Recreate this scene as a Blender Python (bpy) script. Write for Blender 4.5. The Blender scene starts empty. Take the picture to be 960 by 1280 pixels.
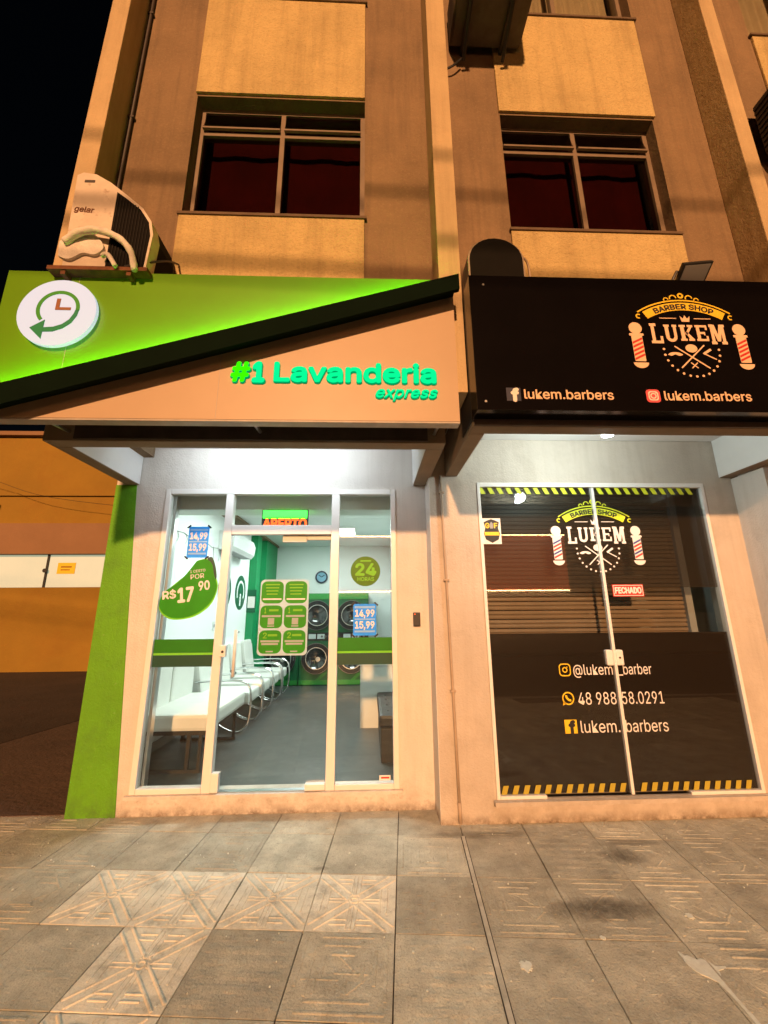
import bpy, bmesh, math, random
from mathutils import Matrix, Vector
random.seed(7)
R = math.radians
sc = bpy.context.scene
C = sc.collection

# ---------------------------------------------------------------- camera, sky, key light, exposure
cam_d = bpy.data.cameras.new('camera')
cam = bpy.data.objects.new('camera', cam_d); C.objects.link(cam); sc.camera = cam
right = Vector((0.99931, -0.03627, -0.00773)); up = Vector((-0.00120, -0.23993, 0.97079)); fwd = Vector((0.03707, 0.97011, 0.23981))
M = Matrix((right, up, -fwd)).transposed().to_4x4(); M.translation = (0, 0, 1.5)
cam.matrix_world = M
cam_d.sensor_fit = 'VERTICAL'; cam_d.sensor_height = 36; cam_d.sensor_width = 27; cam_d.lens = 14.32
cam_d.clip_start = 0.05; cam_d.clip_end = 2000

SUN_EL, SUN_AZ = 19.0, -6.0          # low street light falling on the front from behind the viewer
w = bpy.data.worlds.new('World'); sc.world = w; w.use_nodes = True
nt = w.node_tree; bg = nt.nodes['Background']
sky = nt.nodes.new('ShaderNodeTexSky'); sky.sky_type = 'NISHITA'; sky.sun_disc = False
sky.sun_elevation = R(SUN_EL); sky.sun_rotation = R(180 - SUN_AZ)
nt.links.new(sky.outputs[0], bg.inputs[0]); bg.inputs[1].default_value = 0.0005
sun_d = bpy.data.lights.new('sun', 'SUN'); sun_d.energy = 3.6; sun_d.angle = R(2.2); sun_d.color = (1.0, 0.495, 0.22)
sun = bpy.data.objects.new('sun', sun_d); C.objects.link(sun)
sun.rotation_euler = (R(90 - SUN_EL), 0, R(SUN_AZ)); sun.location = (0, -10, 12)
sc.view_settings.view_transform = 'Standard'; sc.view_settings.look = 'None'
sc.view_settings.exposure = 0.52; sc.view_settings.gamma = 1.0
sc.render.engine = 'CYCLES'
sc.cycles.use_denoising = True
sc.cycles.max_bounces = 7; sc.cycles.transparent_max_bounces = 24
sc.cycles.sample_clamp_indirect = 6.0
sc.cycles.caustics_reflective = False; sc.cycles.caustics_refractive = False

# ---------------------------------------------------------------- materials
MATS = {}
def mat(name, col, rough=0.7, var=0.12, vscale=3.0, bump=0.0, bscale=60.0, metal=0.0, spec=0.5,
        emit=None, estr=0.0, rnd=0.0, coat=0.0, grime=None, spots=None, streak=None):
    m = bpy.data.materials.new(name); m.use_nodes = True
    n = m.node_tree; L = n.links.new; b = n.nodes['Principled BSDF']
    b.inputs['Roughness'].default_value = rough; b.inputs['Metallic'].default_value = metal
    b.inputs['Specular IOR Level'].default_value = spec; b.inputs['Coat Weight'].default_value = coat
    co = n.nodes.new('ShaderNodeNewGeometry').outputs['Position']
    def noise(scale, detail=5.0, r=0.6):
        t = n.nodes.new('ShaderNodeTexNoise'); t.inputs['Scale'].default_value = scale
        t.inputs['Detail'].default_value = detail; t.inputs['Roughness'].default_value = r
        L(co, t.inputs['Vector']); return t.outputs['Fac']
    def math_(op, a, c):
        x = n.nodes.new('ShaderNodeMath'); x.operation = op
        for i, v in enumerate((a, c)):
            if isinstance(v, (int, float)): x.inputs[i].default_value = v
            else: L(v, x.inputs[i])
        return x.outputs[0]
    def ramp(f, a, c):
        x = n.nodes.new('ShaderNodeMapRange'); x.inputs[1].default_value = a; x.inputs[2].default_value = c
        L(f, x.inputs[0]); return x.outputs[0]
    def mix(f, a, c, mode='MIX'):
        x = n.nodes.new('ShaderNodeMix'); x.data_type = 'RGBA'; x.blend_type = mode
        for i, v in ((0, f), (6, a), (7, c)):
            if isinstance(v, (int, float)): x.inputs[i].default_value = v
            elif isinstance(v, tuple): x.inputs[i].default_value = v
            else: L(v, x.inputs[i])
        return x.outputs[2]
    c4 = tuple(col) + (1.0,)
    out = None
    if var > 0:
        lo = tuple(max(0, x * (1 - 1.6 * var)) for x in col) + (1.0,); hi = tuple(min(1, x * (1 + var)) for x in col) + (1.0,)
        out = mix(ramp(noise(vscale, 8.0, 0.65), 0.3, 0.7), lo, hi)
    else:
        b.inputs['Base Color'].default_value = c4
    if rnd > 0:
        oi = n.nodes.new('ShaderNodeObjectInfo')
        k = math_('ADD', math_('MULTIPLY', oi.outputs['Random'], 2 * rnd), 1 - rnd)
        cb = n.nodes.new('ShaderNodeCombineColor')
        for i in range(3): L(k, cb.inputs[i])
        out = mix(1.0, out if out else c4, cb.outputs[0], 'MULTIPLY')
    for g in (grime or []):
        # g = (colour, noise scale, threshold lo, hi, strength, optional z fade (z0, z1))
        f = ramp(noise(g[1], 8.0, 0.7), g[2], g[3]); f = math_('MULTIPLY', f, g[4])
        if len(g) > 5:
            s = n.nodes.new('ShaderNodeSeparateXYZ'); L(co, s.inputs[0])
            f = math_('MULTIPLY', f, ramp(s.outputs[2], g[5][1], g[5][0]))
        out = mix(f, out if out else c4, tuple(g[0]) + (1.0,))
    if streak:                                              # rain streaks: noise drawn out downwards
        mp = n.nodes.new('ShaderNodeMapping'); mp.inputs['Scale'].default_value = (9.0, 9.0, 0.55); L(co, mp.inputs['Vector'])
        tx = n.nodes.new('ShaderNodeTexNoise'); tx.inputs['Scale'].default_value = 1.0; tx.inputs['Detail'].default_value = 7.0; tx.inputs['Roughness'].default_value = 0.65
        L(mp.outputs[0], tx.inputs['Vector'])
        out = mix(math_('MULTIPLY', ramp(tx.outputs['Fac'], 0.48, 0.75), streak[1]), out if out else c4, tuple(streak[0]) + (1.0,))
    for (sx, sy, rx, ry, sc_, k) in (spots or []):          # a dark spill of its own outline at a place on the ground
        s = n.nodes.new('ShaderNodeSeparateXYZ'); L(co, s.inputs[0])
        dx = math_('DIVIDE', math_('SUBTRACT', s.outputs[0], sx), rx); dy = math_('DIVIDE', math_('SUBTRACT', s.outputs[1], sy), ry)
        d = math_('ADD', math_('MULTIPLY', dx, dx), math_('MULTIPLY', dy, dy))
        d = math_('ADD', d, math_('MULTIPLY', noise(sc_, 6.0, 0.7), 1.6))
        out = mix(math_('MULTIPLY', ramp(d, 1.75, 0.75), k), out, (0.035, 0.028, 0.02, 1.0))
    if out: L(out, b.inputs['Base Color'])
    if bump > 0:
        bp = n.nodes.new('ShaderNodeBump'); bp.inputs['Strength'].default_value = 1.0; bp.inputs['Distance'].default_value = bump
        L(math_('ADD', noise(bscale, 6.0), math_('MULTIPLY', noise(bscale * 0.15, 3.0), 1.5)), bp.inputs['Height']); L(bp.outputs[0], b.inputs['Normal'])
    if emit:
        b.inputs['Emission Color'].default_value = tuple(emit) + (1.0,); b.inputs['Emission Strength'].default_value = estr
    MATS[name] = m; m['_mix'] = 1
    return m
def glass(name, tint, refl=1.5, rough=0.01):
    m = bpy.data.materials.new(name); m.use_nodes = True; n = m.node_tree; n.nodes.clear(); L = n.links.new
    o = n.nodes.new('ShaderNodeOutputMaterial'); mx = n.nodes.new('ShaderNodeMixShader')
    t = n.nodes.new('ShaderNodeBsdfTransparent'); t.inputs[0].default_value = tuple(tint) + (1,)
    g = n.nodes.new('ShaderNodeBsdfGlossy'); g.inputs['Roughness'].default_value = rough
    lw = n.nodes.new('ShaderNodeLayerWeight'); lw.inputs[0].default_value = 0.5     # Facing at 0.5 is 1 - cos
    p = n.nodes.new('ShaderNodeMath'); p.operation = 'POWER'; p.inputs[1].default_value = 5.0; L(lw.outputs['Facing'], p.inputs[0])
    f = n.nodes.new('ShaderNodeMath'); f.operation = 'MULTIPLY_ADD'; f.inputs[1].default_value = 0.95; f.inputs[2].default_value = ((refl-1)/(refl+1))**2; L(p.outputs[0], f.inputs[0])
    L(f.outputs[0], mx.inputs[0]); L(t.outputs[0], mx.inputs[1]); L(g.outputs[0], mx.inputs[2]); L(mx.outputs[0], o.inputs[0])
    MATS[name] = m; return m

mat('barber_wall', (0.54, 0.48, 0.41), 0.85, 0.07, 1.7, 0.004, 70, streak=((0.33, 0.27, 0.20), 0.4), grime=[((0.10, 0.07, 0.045), 11.0, 0.36, 0.60, 0.9, (0.0, 0.07)),((0.26, 0.20, 0.14), 5.0, 0.45, 0.75, 0.7, (0.0, 0.4)), ((0.30, 0.25, 0.19), 2.4, 0.52, 0.8, 0.5)])
mat('white_wall', (0.66, 0.62, 0.57), 0.85, 0.05, 1.7, 0.004, 70, streak=((0.42, 0.37, 0.31), 0.3), grime=[((0.10, 0.07, 0.045), 11.0, 0.36, 0.60, 0.9, (0.0, 0.07)), ((0.22, 0.15, 0.10), 14.0, 0.54, 0.68, 0.45, (0.10, 0.18)),((0.30, 0.24, 0.18), 6.0, 0.45, 0.75, 0.75, (0.0, 0.35)), ((0.45, 0.40, 0.33), 2.2, 0.58, 0.8, 0.35)])
mat('soffit_white', (0.74, 0.75, 0.74), 0.85, 0.04, 1.5, 0.0015, 60, grime=[((0.4, 0.37, 0.32), 3.0, 0.55, 0.8, 0.35)])
mat('inner_white', (0.76, 0.80, 0.78), 0.6, 0.02, 1.0)
mat('brown_wall', (0.245, 0.165, 0.092), 0.9, 0.16, 1.2, 0.006, 120, streak=((0.10, 0.07, 0.045), 0.55), grime=[((0.12, 0.08, 0.05), 1.3, 0.55, 0.8, 0.5), ((0.33, 0.24, 0.13), 55, 0.52, 0.7, 0.5)])
mat('cream_wall', (0.62, 0.475, 0.215), 0.92, 0.12, 2.0, 0.016, 60, streak=((0.27, 0.19, 0.09), 0.5), grime=[((0.30, 0.20, 0.08), 2.0, 0.58, 0.82, 0.4), ((0.36, 0.25, 0.09), 48, 0.5, 0.72, 0.55)])
mat('fin_wall', (0.54, 0.41, 0.23), 0.9, 0.08, 2.0, 0.004, 90, streak=((0.26, 0.19, 0.11), 0.5), grime=[((0.30, 0.22, 0.12), 2.5, 0.55, 0.8, 0.5)])
mat('canopy_brown', (0.25, 0.19, 0.13), 0.85, 0.12, 3, 0.002, 60)
mat('green_paint', (0.115, 0.36, 0.004), 0.7, 0.08, 1.5, 0.004, 70, streak=((0.06, 0.20, 0.01), 0.4), grime=[((0.06, 0.08, 0.03), 9.0, 0.44, 0.66, 0.8, (0.0, 0.16)), ((0.07, 0.18, 0.02), 4.0, 0.50, 0.75, 0.5), ((0.20, 0.34, 0.10), 24.0, 0.64, 0.70, 0.5)])
mat('aluminium', (0.78, 0.76, 0.73), 0.4, 0.03, 4)
mat('bare_metal', (0.62, 0.62, 0.62), 0.28, 0.05, 10, metal=1.0)
mat('chrome', (0.80, 0.80, 0.80), 0.12, 0.0, metal=1.0)
mat('window_frame', (0.21, 0.155, 0.105), 0.5, 0.1, 10)
mat('sill_dark', (0.13, 0.085, 0.05), 0.8, 0.2, 8); mat('window_dark', (0.012, 0.007, 0.007), 0.12, 0.0, spec=0.3)
mat('curtain_red', (0.11, 0.009, 0.008), 0.9, 0.2, 4)
mat('curtain_cream', (0.40, 0.30, 0.18), 0.9, 0.1, 4)
mat('paver', (0.50, 0.49, 0.405), 0.9, 0.20, 6, 0.006, 95, rnd=0.15, spots=[(1.22, 2.50, 0.34, 0.10, 14, 0.75), (1.60, 2.95, 0.16, 0.10, 16, 0.7), (1.75, 3.10, 0.30, 0.05, 10, 0.5), (0.75, 3.25, 0.5, 0.06, 9, 0.5), (-0.30, 2.92, 0.06, 0.03, 20, 0.5)], grime=[((0.27, 0.27, 0.225), 3.2, 0.52, 0.74, 0.6), ((0.48, 0.51, 0.47), 26, 0.64, 0.72, 0.5), ((0.16, 0.165, 0.14), 30, 0.56, 0.72, 0.6), ((0.22, 0.22, 0.18), 110, 0.53, 0.66, 0.6)])
mat('paver_light', (0.72, 0.70, 0.60), 0.9, 0.14, 6, 0.004, 95, rnd=0.12, grime=[((0.24, 0.25, 0.22), 9.0, 0.5, 0.72, 0.7), ((0.12, 0.10, 0.07), 34, 0.58, 0.72, 0.5)])
mat('joint', (0.055, 0.05, 0.04), 0.95, 0.2, 20, 0.003, 80)
mat('asphalt', (0.05, 0.047, 0.043), 0.95, 0.2, 3, 0.004, 90)
mat('alley_shade', (0.040, 0.026, 0.020), 0.95, 0.25, 0.9, 0.01, 30)
mat('alley_dirt', (0.115, 0.075, 0.058), 0.95, 0.25, 0.7, 0.01, 30, grime=[((0.03, 0.02, 0.016), 0.35, 0.45, 0.6, 0.85)])
mat('kerb', (0.28, 0.26, 0.23), 0.9, 0.12, 6, 0.003, 60)
mat('orange_wall', (0.28, 0.165, 0.018), 0.9, 0.08, 0.8, 0.004, 40, grime=[((0.24, 0.10, 0.01), 0.9, 0.5, 0.8, 0.5)])
mat('orange_beam', (0.26, 0.15, 0.08), 0.9, 0.08, 0.8, 0.003, 40)
mat('window_lit', (0.36, 0.35, 0.29), 0.6, 0.06, 1, emit=(0.62, 0.68, 0.46), estr=0.42)
mat('black_metal', (0.02, 0.02, 0.02), 0.5, 0.0)
mat('black_gloss', (0.010, 0.007, 0.006), 0.13, 0.0, spec=0.45)
mat('sign_black', (0.005, 0.004, 0.004), 0.16, 0.1, 3, spec=0.22)
mat('sign_green', (0.125, 0.30, 0.005), 0.3, 0.05, 2)
mat('sign_tan', (0.46, 0.335, 0.215), 0.45, 0.03, 2)
mat('bar_dark', (0.003, 0.009, 0.004), 0.8, 0.1, 5, spec=0.05)
mat('sign_edge', (0.42, 0.38, 0.33), 0.5, 0.15, 6)
mat('led_green', (0.1, 0.6, 0.02), 0.5, 0, emit=(0.16, 1.0, 0.01), estr=120.0)
mat('sign_disc', (0.22, 0.22, 0.24), 0.5, 0, spec=0.2, emit=(0.80, 0.88, 1.0), estr=0.46)
mat('letter_teal', (0.0, 0.05, 0.02), 0.9, 0, spec=0.05, emit=(0.0, 0.80, 0.26), estr=0.85)
mat('letter_green', (0.0, 0.06, 0.0), 0.9, 0, spec=0.05, emit=(0.04, 0.95, 0.0), estr=0.9)
mat('letter_side', (0.0, 0.10, 0.04), 0.9, 0, spec=0.05, emit=(0.0, 0.8, 0.26), estr=0.28)
mat('mark_green', (0.035, 0.30, 0.02), 0.5, 0); mat('mark_teal', (0.0, 0.22, 0.11), 0.5, 0); mat('mark_brown', (0.27, 0.10, 0.04), 0.5, 0)
mat('print_white', (0.78, 0.74, 0.70), 0.6, 0.0); mat('print_cream', (0.80, 0.55, 0.36), 0.6, 0.0)
mat('print_yellow', (0.80, 0.55, 0.02), 0.6, 0.0); mat('print_lime', (0.62, 0.68, 0.03), 0.6, 0.0)
mat('print_black', (0.012, 0.010, 0.010), 0.6, 0.0); mat('print_red', (0.55, 0.03, 0.02), 0.5, 0.0)
mat('print_blue', (0.03, 0.06, 0.25), 0.5, 0.0); mat('print_pink', (0.75, 0.10, 0.12), 0.5, 0.0)
mat('print_dull', (0.42, 0.34, 0.03), 0.6, 0.0); mat('print_navy', (0.010, 0.016, 0.05), 0.5, 0.0)
mat('poster_blue', (0.055, 0.48, 0.95), 0.5, 0.05, 12); mat('poster_pale', (0.50, 0.80, 0.95), 0.5, 0.0)
mat('sticker_green', (0.055, 0.50, 0.015), 0.45, 0.05, 6); mat('sticker_lime', (0.34, 0.78, 0.06), 0.5, 0.0)
mat('sticker_dark', (0.0, 0.050, 0.026), 0.45, 0.0); mat('sticker_olive', (0.15, 0.30, 0.02), 0.5, 0.0)
mat('band_green', (0.05, 0.33, 0.02), 0.45, 0.03, 5); mat('sheet_pale', (0.68, 0.74, 0.72), 0.6, 0.03, 8)
mat('shop_green', (0.0, 0.24, 0.075), 0.5, 0.04, 2); mat('shop_green_dark', (0.0, 0.10, 0.04), 0.5, 0.05, 2)
mat('machine_green', (0.004, 0.075, 0.026), 0.35, 0.1, 3); mat('machine_stripe', (0.02, 0.17, 0.03), 0.35, 0.05, 3)
mat('dark_ring', (0.16, 0.16, 0.16), 0.3, 0.0, metal=0.8); mat('machine_black', (0.012, 0.012, 0.013), 0.25, 0.0); mat('drum', (0.018, 0.018, 0.018), 0.08, 0.0, spec=0.9)
mat('vinyl_floor', (0.048, 0.055, 0.055), 0.42, 0.14, 2.5, 0.0006, 30, grime=[((0.12, 0.13, 0.13), 3.2, 0.54, 0.70, 0.55), ((0.035, 0.04, 0.04), 1.1, 0.48, 0.66, 0.7), ((0.24, 0.25, 0.25), 14, 0.66, 0.72, 0.6)])
mat('white_vinyl', (0.72, 0.72, 0.67), 0.38, 0.03, 4); mat('skirt', (0.16, 0.14, 0.12), 0.6, 0.05)
mat('dark_wood', (0.014, 0.011, 0.010), 0.6, 0.2, 8); mat('dark_leather', (0.012, 0.010, 0.010), 0.5, 0.1, 10, 0.002, 60)
mat('counter_white', (0.70, 0.69, 0.66), 0.5, 0.03, 4); mat('plastic_white', (0.72, 0.73, 0.72), 0.4, 0.02)
mat('box_grey', (0.62, 0.68, 0.62), 0.5, 0.03); mat('plastic_grey', (0.28, 0.28, 0.28), 0.5, 0.05)
mat('lamp_white', (1, 1, 1), 0.5, 0, emit=(0.93, 1.0, 0.97), estr=4.0)
mat('lamp_cool', (1, 1, 1), 0.5, 0, emit=(0.82, 0.93, 1.0), estr=30.0)
mat('led_red', (0.6, 0.05, 0.0), 0.5, 0, emit=(1.0, 0.09, 0.01), estr=2.2)
mat('led_panel_green', (0.0, 0.3, 0.0), 0.5, 0, emit=(0.05, 1.0, 0.06), estr=2.6)
mat('added_green_glow', (0.0, 0.3, 0.0), 0.5, 0, emit=(0.22, 1.0, 0.02), estr=5.0)
mat('led_warm', (1, 0.7, 0.4), 0.5, 0, emit=(1.0, 0.62, 0.26), estr=30.0)
mat('opposite_red', (0.50, 0.05, 0.02), 0.5, 0.05, 1, emit=(1.0, 0.16, 0.04), estr=0.8)  # faint glow stands in for light from the two light lines
mat('opposite_wall', (0.3, 0.26, 0.22), 0.9, 0.1, 1)
mat('shutter', (0.22, 0.155, 0.105), 0.45, 0.10, 6, metal=0.0, grime=[((0.17, 0.11, 0.07), 12, 0.52, 0.75, 0.6)])
mat('ac_white', (0.66, 0.57, 0.47), 0.5, 0.10, 6, grime=[((0.20, 0.09, 0.04), 9, 0.60, 0.72, 0.8)])
mat('ac_slat', (0.018, 0.015, 0.013), 0.7, 0.1, 10, spec=0.15); mat('ac_casing', (0.11, 0.092, 0.078), 0.6, 0.2, 10); mat('ac_grey', (0.30, 0.24, 0.18), 0.6, 0.15, 10); mat('ac_cloth', (0.72, 0.68, 0.62), 0.9, 0.15, 10, 0.004, 60)
mat('ac_black', (0.008, 0.007, 0.006), 0.8, 0.1, 10, spec=0.1); mat('ac_dark', (0.055, 0.042, 0.035), 0.6, 0.2, 10)
mat('rust', (0.16, 0.06, 0.025), 0.9, 0.3, 20); mat('pvc', (0.42, 0.32, 0.23), 0.6, 0.1, 8)
mat('strip_metal', (0.50, 0.49, 0.42), 0.7, 0.2, 12)
mat('paint_splash', (0.70, 0.74, 0.68), 0.8, 0.1, 30)
mat('stain', (0.035, 0.028, 0.022), 0.95, 0.2, 40)
glass('clear_glass', (0.95, 0.975, 0.96), 1.6)
glass('dark_glass', (0.60, 0.53, 0.50), 1.5)
# smoked vinyl film on the barber's panes: mostly opaque black, a little of the shutter shows through
def translucent(names, k):
    for nm in names:
        m = MATS[nm]; n = m.node_tree; b = n.nodes['Principled BSDF']; o = n.nodes['Material Output']
        t = n.nodes.new('ShaderNodeBsdfTranslucent'); mx = n.nodes.new('ShaderNodeMixShader'); mx.inputs[0].default_value = k
        src = b.inputs['Base Color']
        if src.links: n.links.new(src.links[0].from_socket, t.inputs[0])
        else: t.inputs[0].default_value = src.default_value
        n.links.new(b.outputs[0], mx.inputs[1]); n.links.new(t.outputs[0], mx.inputs[2]); n.links.new(mx.outputs[0], o.inputs[0])
translucent(('poster_blue', 'poster_pale', 'sheet_pale', 'sticker_green', 'sticker_lime', 'sticker_olive', 'band_green'), 0.55)
def film(name, col, trans):
    m = bpy.data.materials.new(name); m.use_nodes = True; n = m.node_tree; L = n.links.new; b = n.nodes['Principled BSDF']
    b.inputs['Base Color'].default_value = tuple(col) + (1,); b.inputs['Roughness'].default_value = 0.5; b.inputs['Specular IOR Level'].default_value = 0.25
    t = n.nodes.new('ShaderNodeBsdfTransparent'); mx = n.nodes.new('ShaderNodeMixShader'); mx.inputs[0].default_value = trans
    L(b.outputs[0], mx.inputs[1]); L(t.outputs[0], mx.inputs[2]); L(mx.outputs[0], n.nodes['Material Output'].inputs[0]); MATS[name] = m
film('black_film', (0.015, 0.008, 0.005), 0.05)
film('smoke_film', (0.040, 0.028, 0.020), 0.58)

# ---------------------------------------------------------------- mesh helpers
def box(bm, x0, x1, y0, y1, z0, z1, bev=0.0):
    if x0 > x1: x0, x1 = x1, x0
    if y0 > y1: y0, y1 = y1, y0
    if z0 > z1: z0, z1 = z1, z0
    v = [bm.verts.new(p) for p in ((x0,y0,z0),(x1,y0,z0),(x1,y1,z0),(x0,y1,z0),(x0,y0,z1),(x1,y0,z1),(x1,y1,z1),(x0,y1,z1))]
    fs = [bm.faces.new([v[i] for i in f]) for f in ((3,2,1,0),(4,5,6,7),(0,1,5,4),(1,2,6,5),(2,3,7,6),(3,0,4,7))]
    if bev > 0:
        es = list({e for f in fs for e in f.edges})
        bmesh.ops.bevel(bm, geom=es, offset=bev, segments=2, profile=0.6, affect='EDGES')
    return bm
def B(*a, **k):
    return box(bmesh.new(), *a, **k)
def prism(bm, pts, y0, y1):
    """closed outline in x,z (counter-clockwise seen from -y) pushed from y0 to y1"""
    n = len(pts)
    a = [bm.verts.new((x, y0, z)) for x, z in pts]; b = [bm.verts.new((x, y1, z)) for x, z in pts]
    bm.faces.new(a); bm.faces.new(b[::-1])
    for i in range(n): bm.faces.new((a[i], b[i], b[(i+1) % n], a[(i+1) % n]))
    return bm
def plate(bm, pts, z0, z1):
    n = len(pts)
    a = [bm.verts.new((x, y, z0)) for x, y in pts]; b = [bm.verts.new((x, y, z1)) for x, y in pts]
    bm.faces.new(a[::-1]); bm.faces.new(b)
    for i in range(n): bm.faces.new((a[i], a[(i+1) % n], b[(i+1) % n], b[i]))
    return bm
def circ(cx, cz, r, n=32, a0=0.0, a1=2*math.pi, rz=None):
    rz = r if rz is None else rz
    full = abs(a1 - a0 - 2*math.pi) < 1e-6
    k = n if full else n + 1
    return [(cx + r*math.cos(a0 + (a1-a0)*i/n), cz + rz*math.sin(a0 + (a1-a0)*i/n)) for i in range(k)]
def ringarc(bm, cx, cz, r0, r1, y0, y1, n=32, a0=0.0, a1=2*math.pi):
    full = abs(a1 - a0 - 2*math.pi) < 1e-6
    k = n if full else n + 1
    P = []
    for i in range(k):
        a = a0 + (a1-a0)*i/n; c, s = math.cos(a), math.sin(a)
        P.append([bm.verts.new((cx+r*c, y, cz+r*s)) for r, y in ((r0,y0),(r1,y0),(r1,y1),(r0,y1))])
    for i in range(n):
        p, q = P[i], P[(i+1) % k]
        for j in range(4): bm.faces.new((p[j], q[j], q[(j+1) % 4], p[(j+1) % 4]))
    if not full: bm.faces.new(P[0]); bm.faces.new(P[-1][::-1])
    return bm
def tube(bm, pts, r, seg=8, cap=True):
    pts = [Vector(p) for p in pts]; rings = []
    n = len(pts); prev = None
    for i, p in enumerate(pts):
        t = (pts[min(i+1, n-1)] - pts[max(i-1, 0)]).normalized()
        if prev is None:
            a = Vector((0,0,1)) if abs(t.z) < 0.9 else Vector((1,0,0)); u = t.cross(a).normalized()
        else: u = (prev - t*prev.dot(t)).normalized()
        prev = u; v = t.cross(u)
        rr = r[i] if isinstance(r, (list, tuple)) else r
        rings.append([bm.verts.new(p + u*rr*math.cos(2*math.pi*k/seg) + v*rr*math.sin(2*math.pi*k/seg)) for k in range(seg)])
    for i in range(n-1):
        for k in range(seg): bm.faces.new((rings[i][k], rings[i][(k+1) % seg], rings[i+1][(k+1) % seg], rings[i+1][k]))
    if cap: bm.faces.new(rings[0][::-1]); bm.faces.new(rings[-1])
    return bm
def smooth_path(pts, n=6):
    P = [Vector(p) for p in pts]; out = []
    for i in range(len(P)-1):
        p0, p1, p2, p3 = P[max(i-1,0)], P[i], P[i+1], P[min(i+2,len(P)-1)]
        for k in range(n):
            t = k/n
            out.append(0.5*((2*p1)+(-p0+p2)*t+(2*p0-5*p1+4*p2-p3)*t*t+(-p0+3*p1-3*p2+p3)*t**3))
    out.append(P[-1]); return out
def cyl(bm, p0, p1, r, seg=16): return tube(bm, [p0, p1], r, seg)
def tri_fix(bm): bmesh.ops.recalc_face_normals(bm, faces=bm.faces)
def mesh_of(bm, name, m, smooth=False):
    tri_fix(bm); me = bpy.data.meshes.new(name); bm.to_mesh(me); bm.free()
    me.materials.append(MATS[m])
    if smooth:
        for p in me.polygons: p.use_smooth = True
    return me
def link(name, me, parent=None):
    o = bpy.data.objects.new(name, me); C.objects.link(o)
    if parent is not None:
        o.parent = parent
        if parent.parent is None: o.matrix_parent_inverse = Matrix.Translation(-parent.location)
    return o
def part(name, bm, m, parent=None, smooth=False):
    return link(name, mesh_of(bm, name, m, smooth), parent)
def tag(o, label, cat, group=None):
    o['label'] = label; o['category'] = cat
    if group: o['group'] = group
    return o
def thing(name, label, cat, loc=(0,0,0), group=None):
    o = bpy.data.objects.new(name, None); C.objects.link(o); o.location = loc; o.empty_display_size = 0.1
    return tag(o, label, cat, group)
def struct(name, bm, m):
    o = part(name, bm, m); o['kind'] = 'structure'; return o
def copy_tree(o, loc, label, parent=None):
    c = o.copy(); C.objects.link(c)
    c.parent = parent
    if parent is None: c.location = loc; c['label'] = label
    for ch in [x for x in ALLCH(o)]: copy_tree(ch, None, None, c)
    return c
def ALLCH(o): return [x for x in bpy.data.objects if x.parent == o]
try: FONT = bpy.data.fonts.load(bpy.utils.resource_path('LOCAL') + '/datafiles/fonts/Inter.woff2')   # Blender's own bundled face
except Exception: FONT = None
CAPS = {}
def cap_height():
    if 'h' not in CAPS:
        cu = bpy.data.curves.new('t', 'FONT'); cu.body = 'H'; cu.size = 1.0
        if FONT: cu.font = FONT
        ob = bpy.data.objects.new('t', cu); C.objects.link(ob)
        me = bpy.data.meshes.new_from_object(ob.evaluated_get(bpy.context.evaluated_depsgraph_get()))
        ys = [v.co.y for v in me.vertices]; CAPS['h'] = max(ys) - min(ys)
        bpy.data.objects.remove(ob); bpy.data.curves.remove(cu); bpy.data.meshes.remove(me)
    return CAPS['h']
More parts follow.
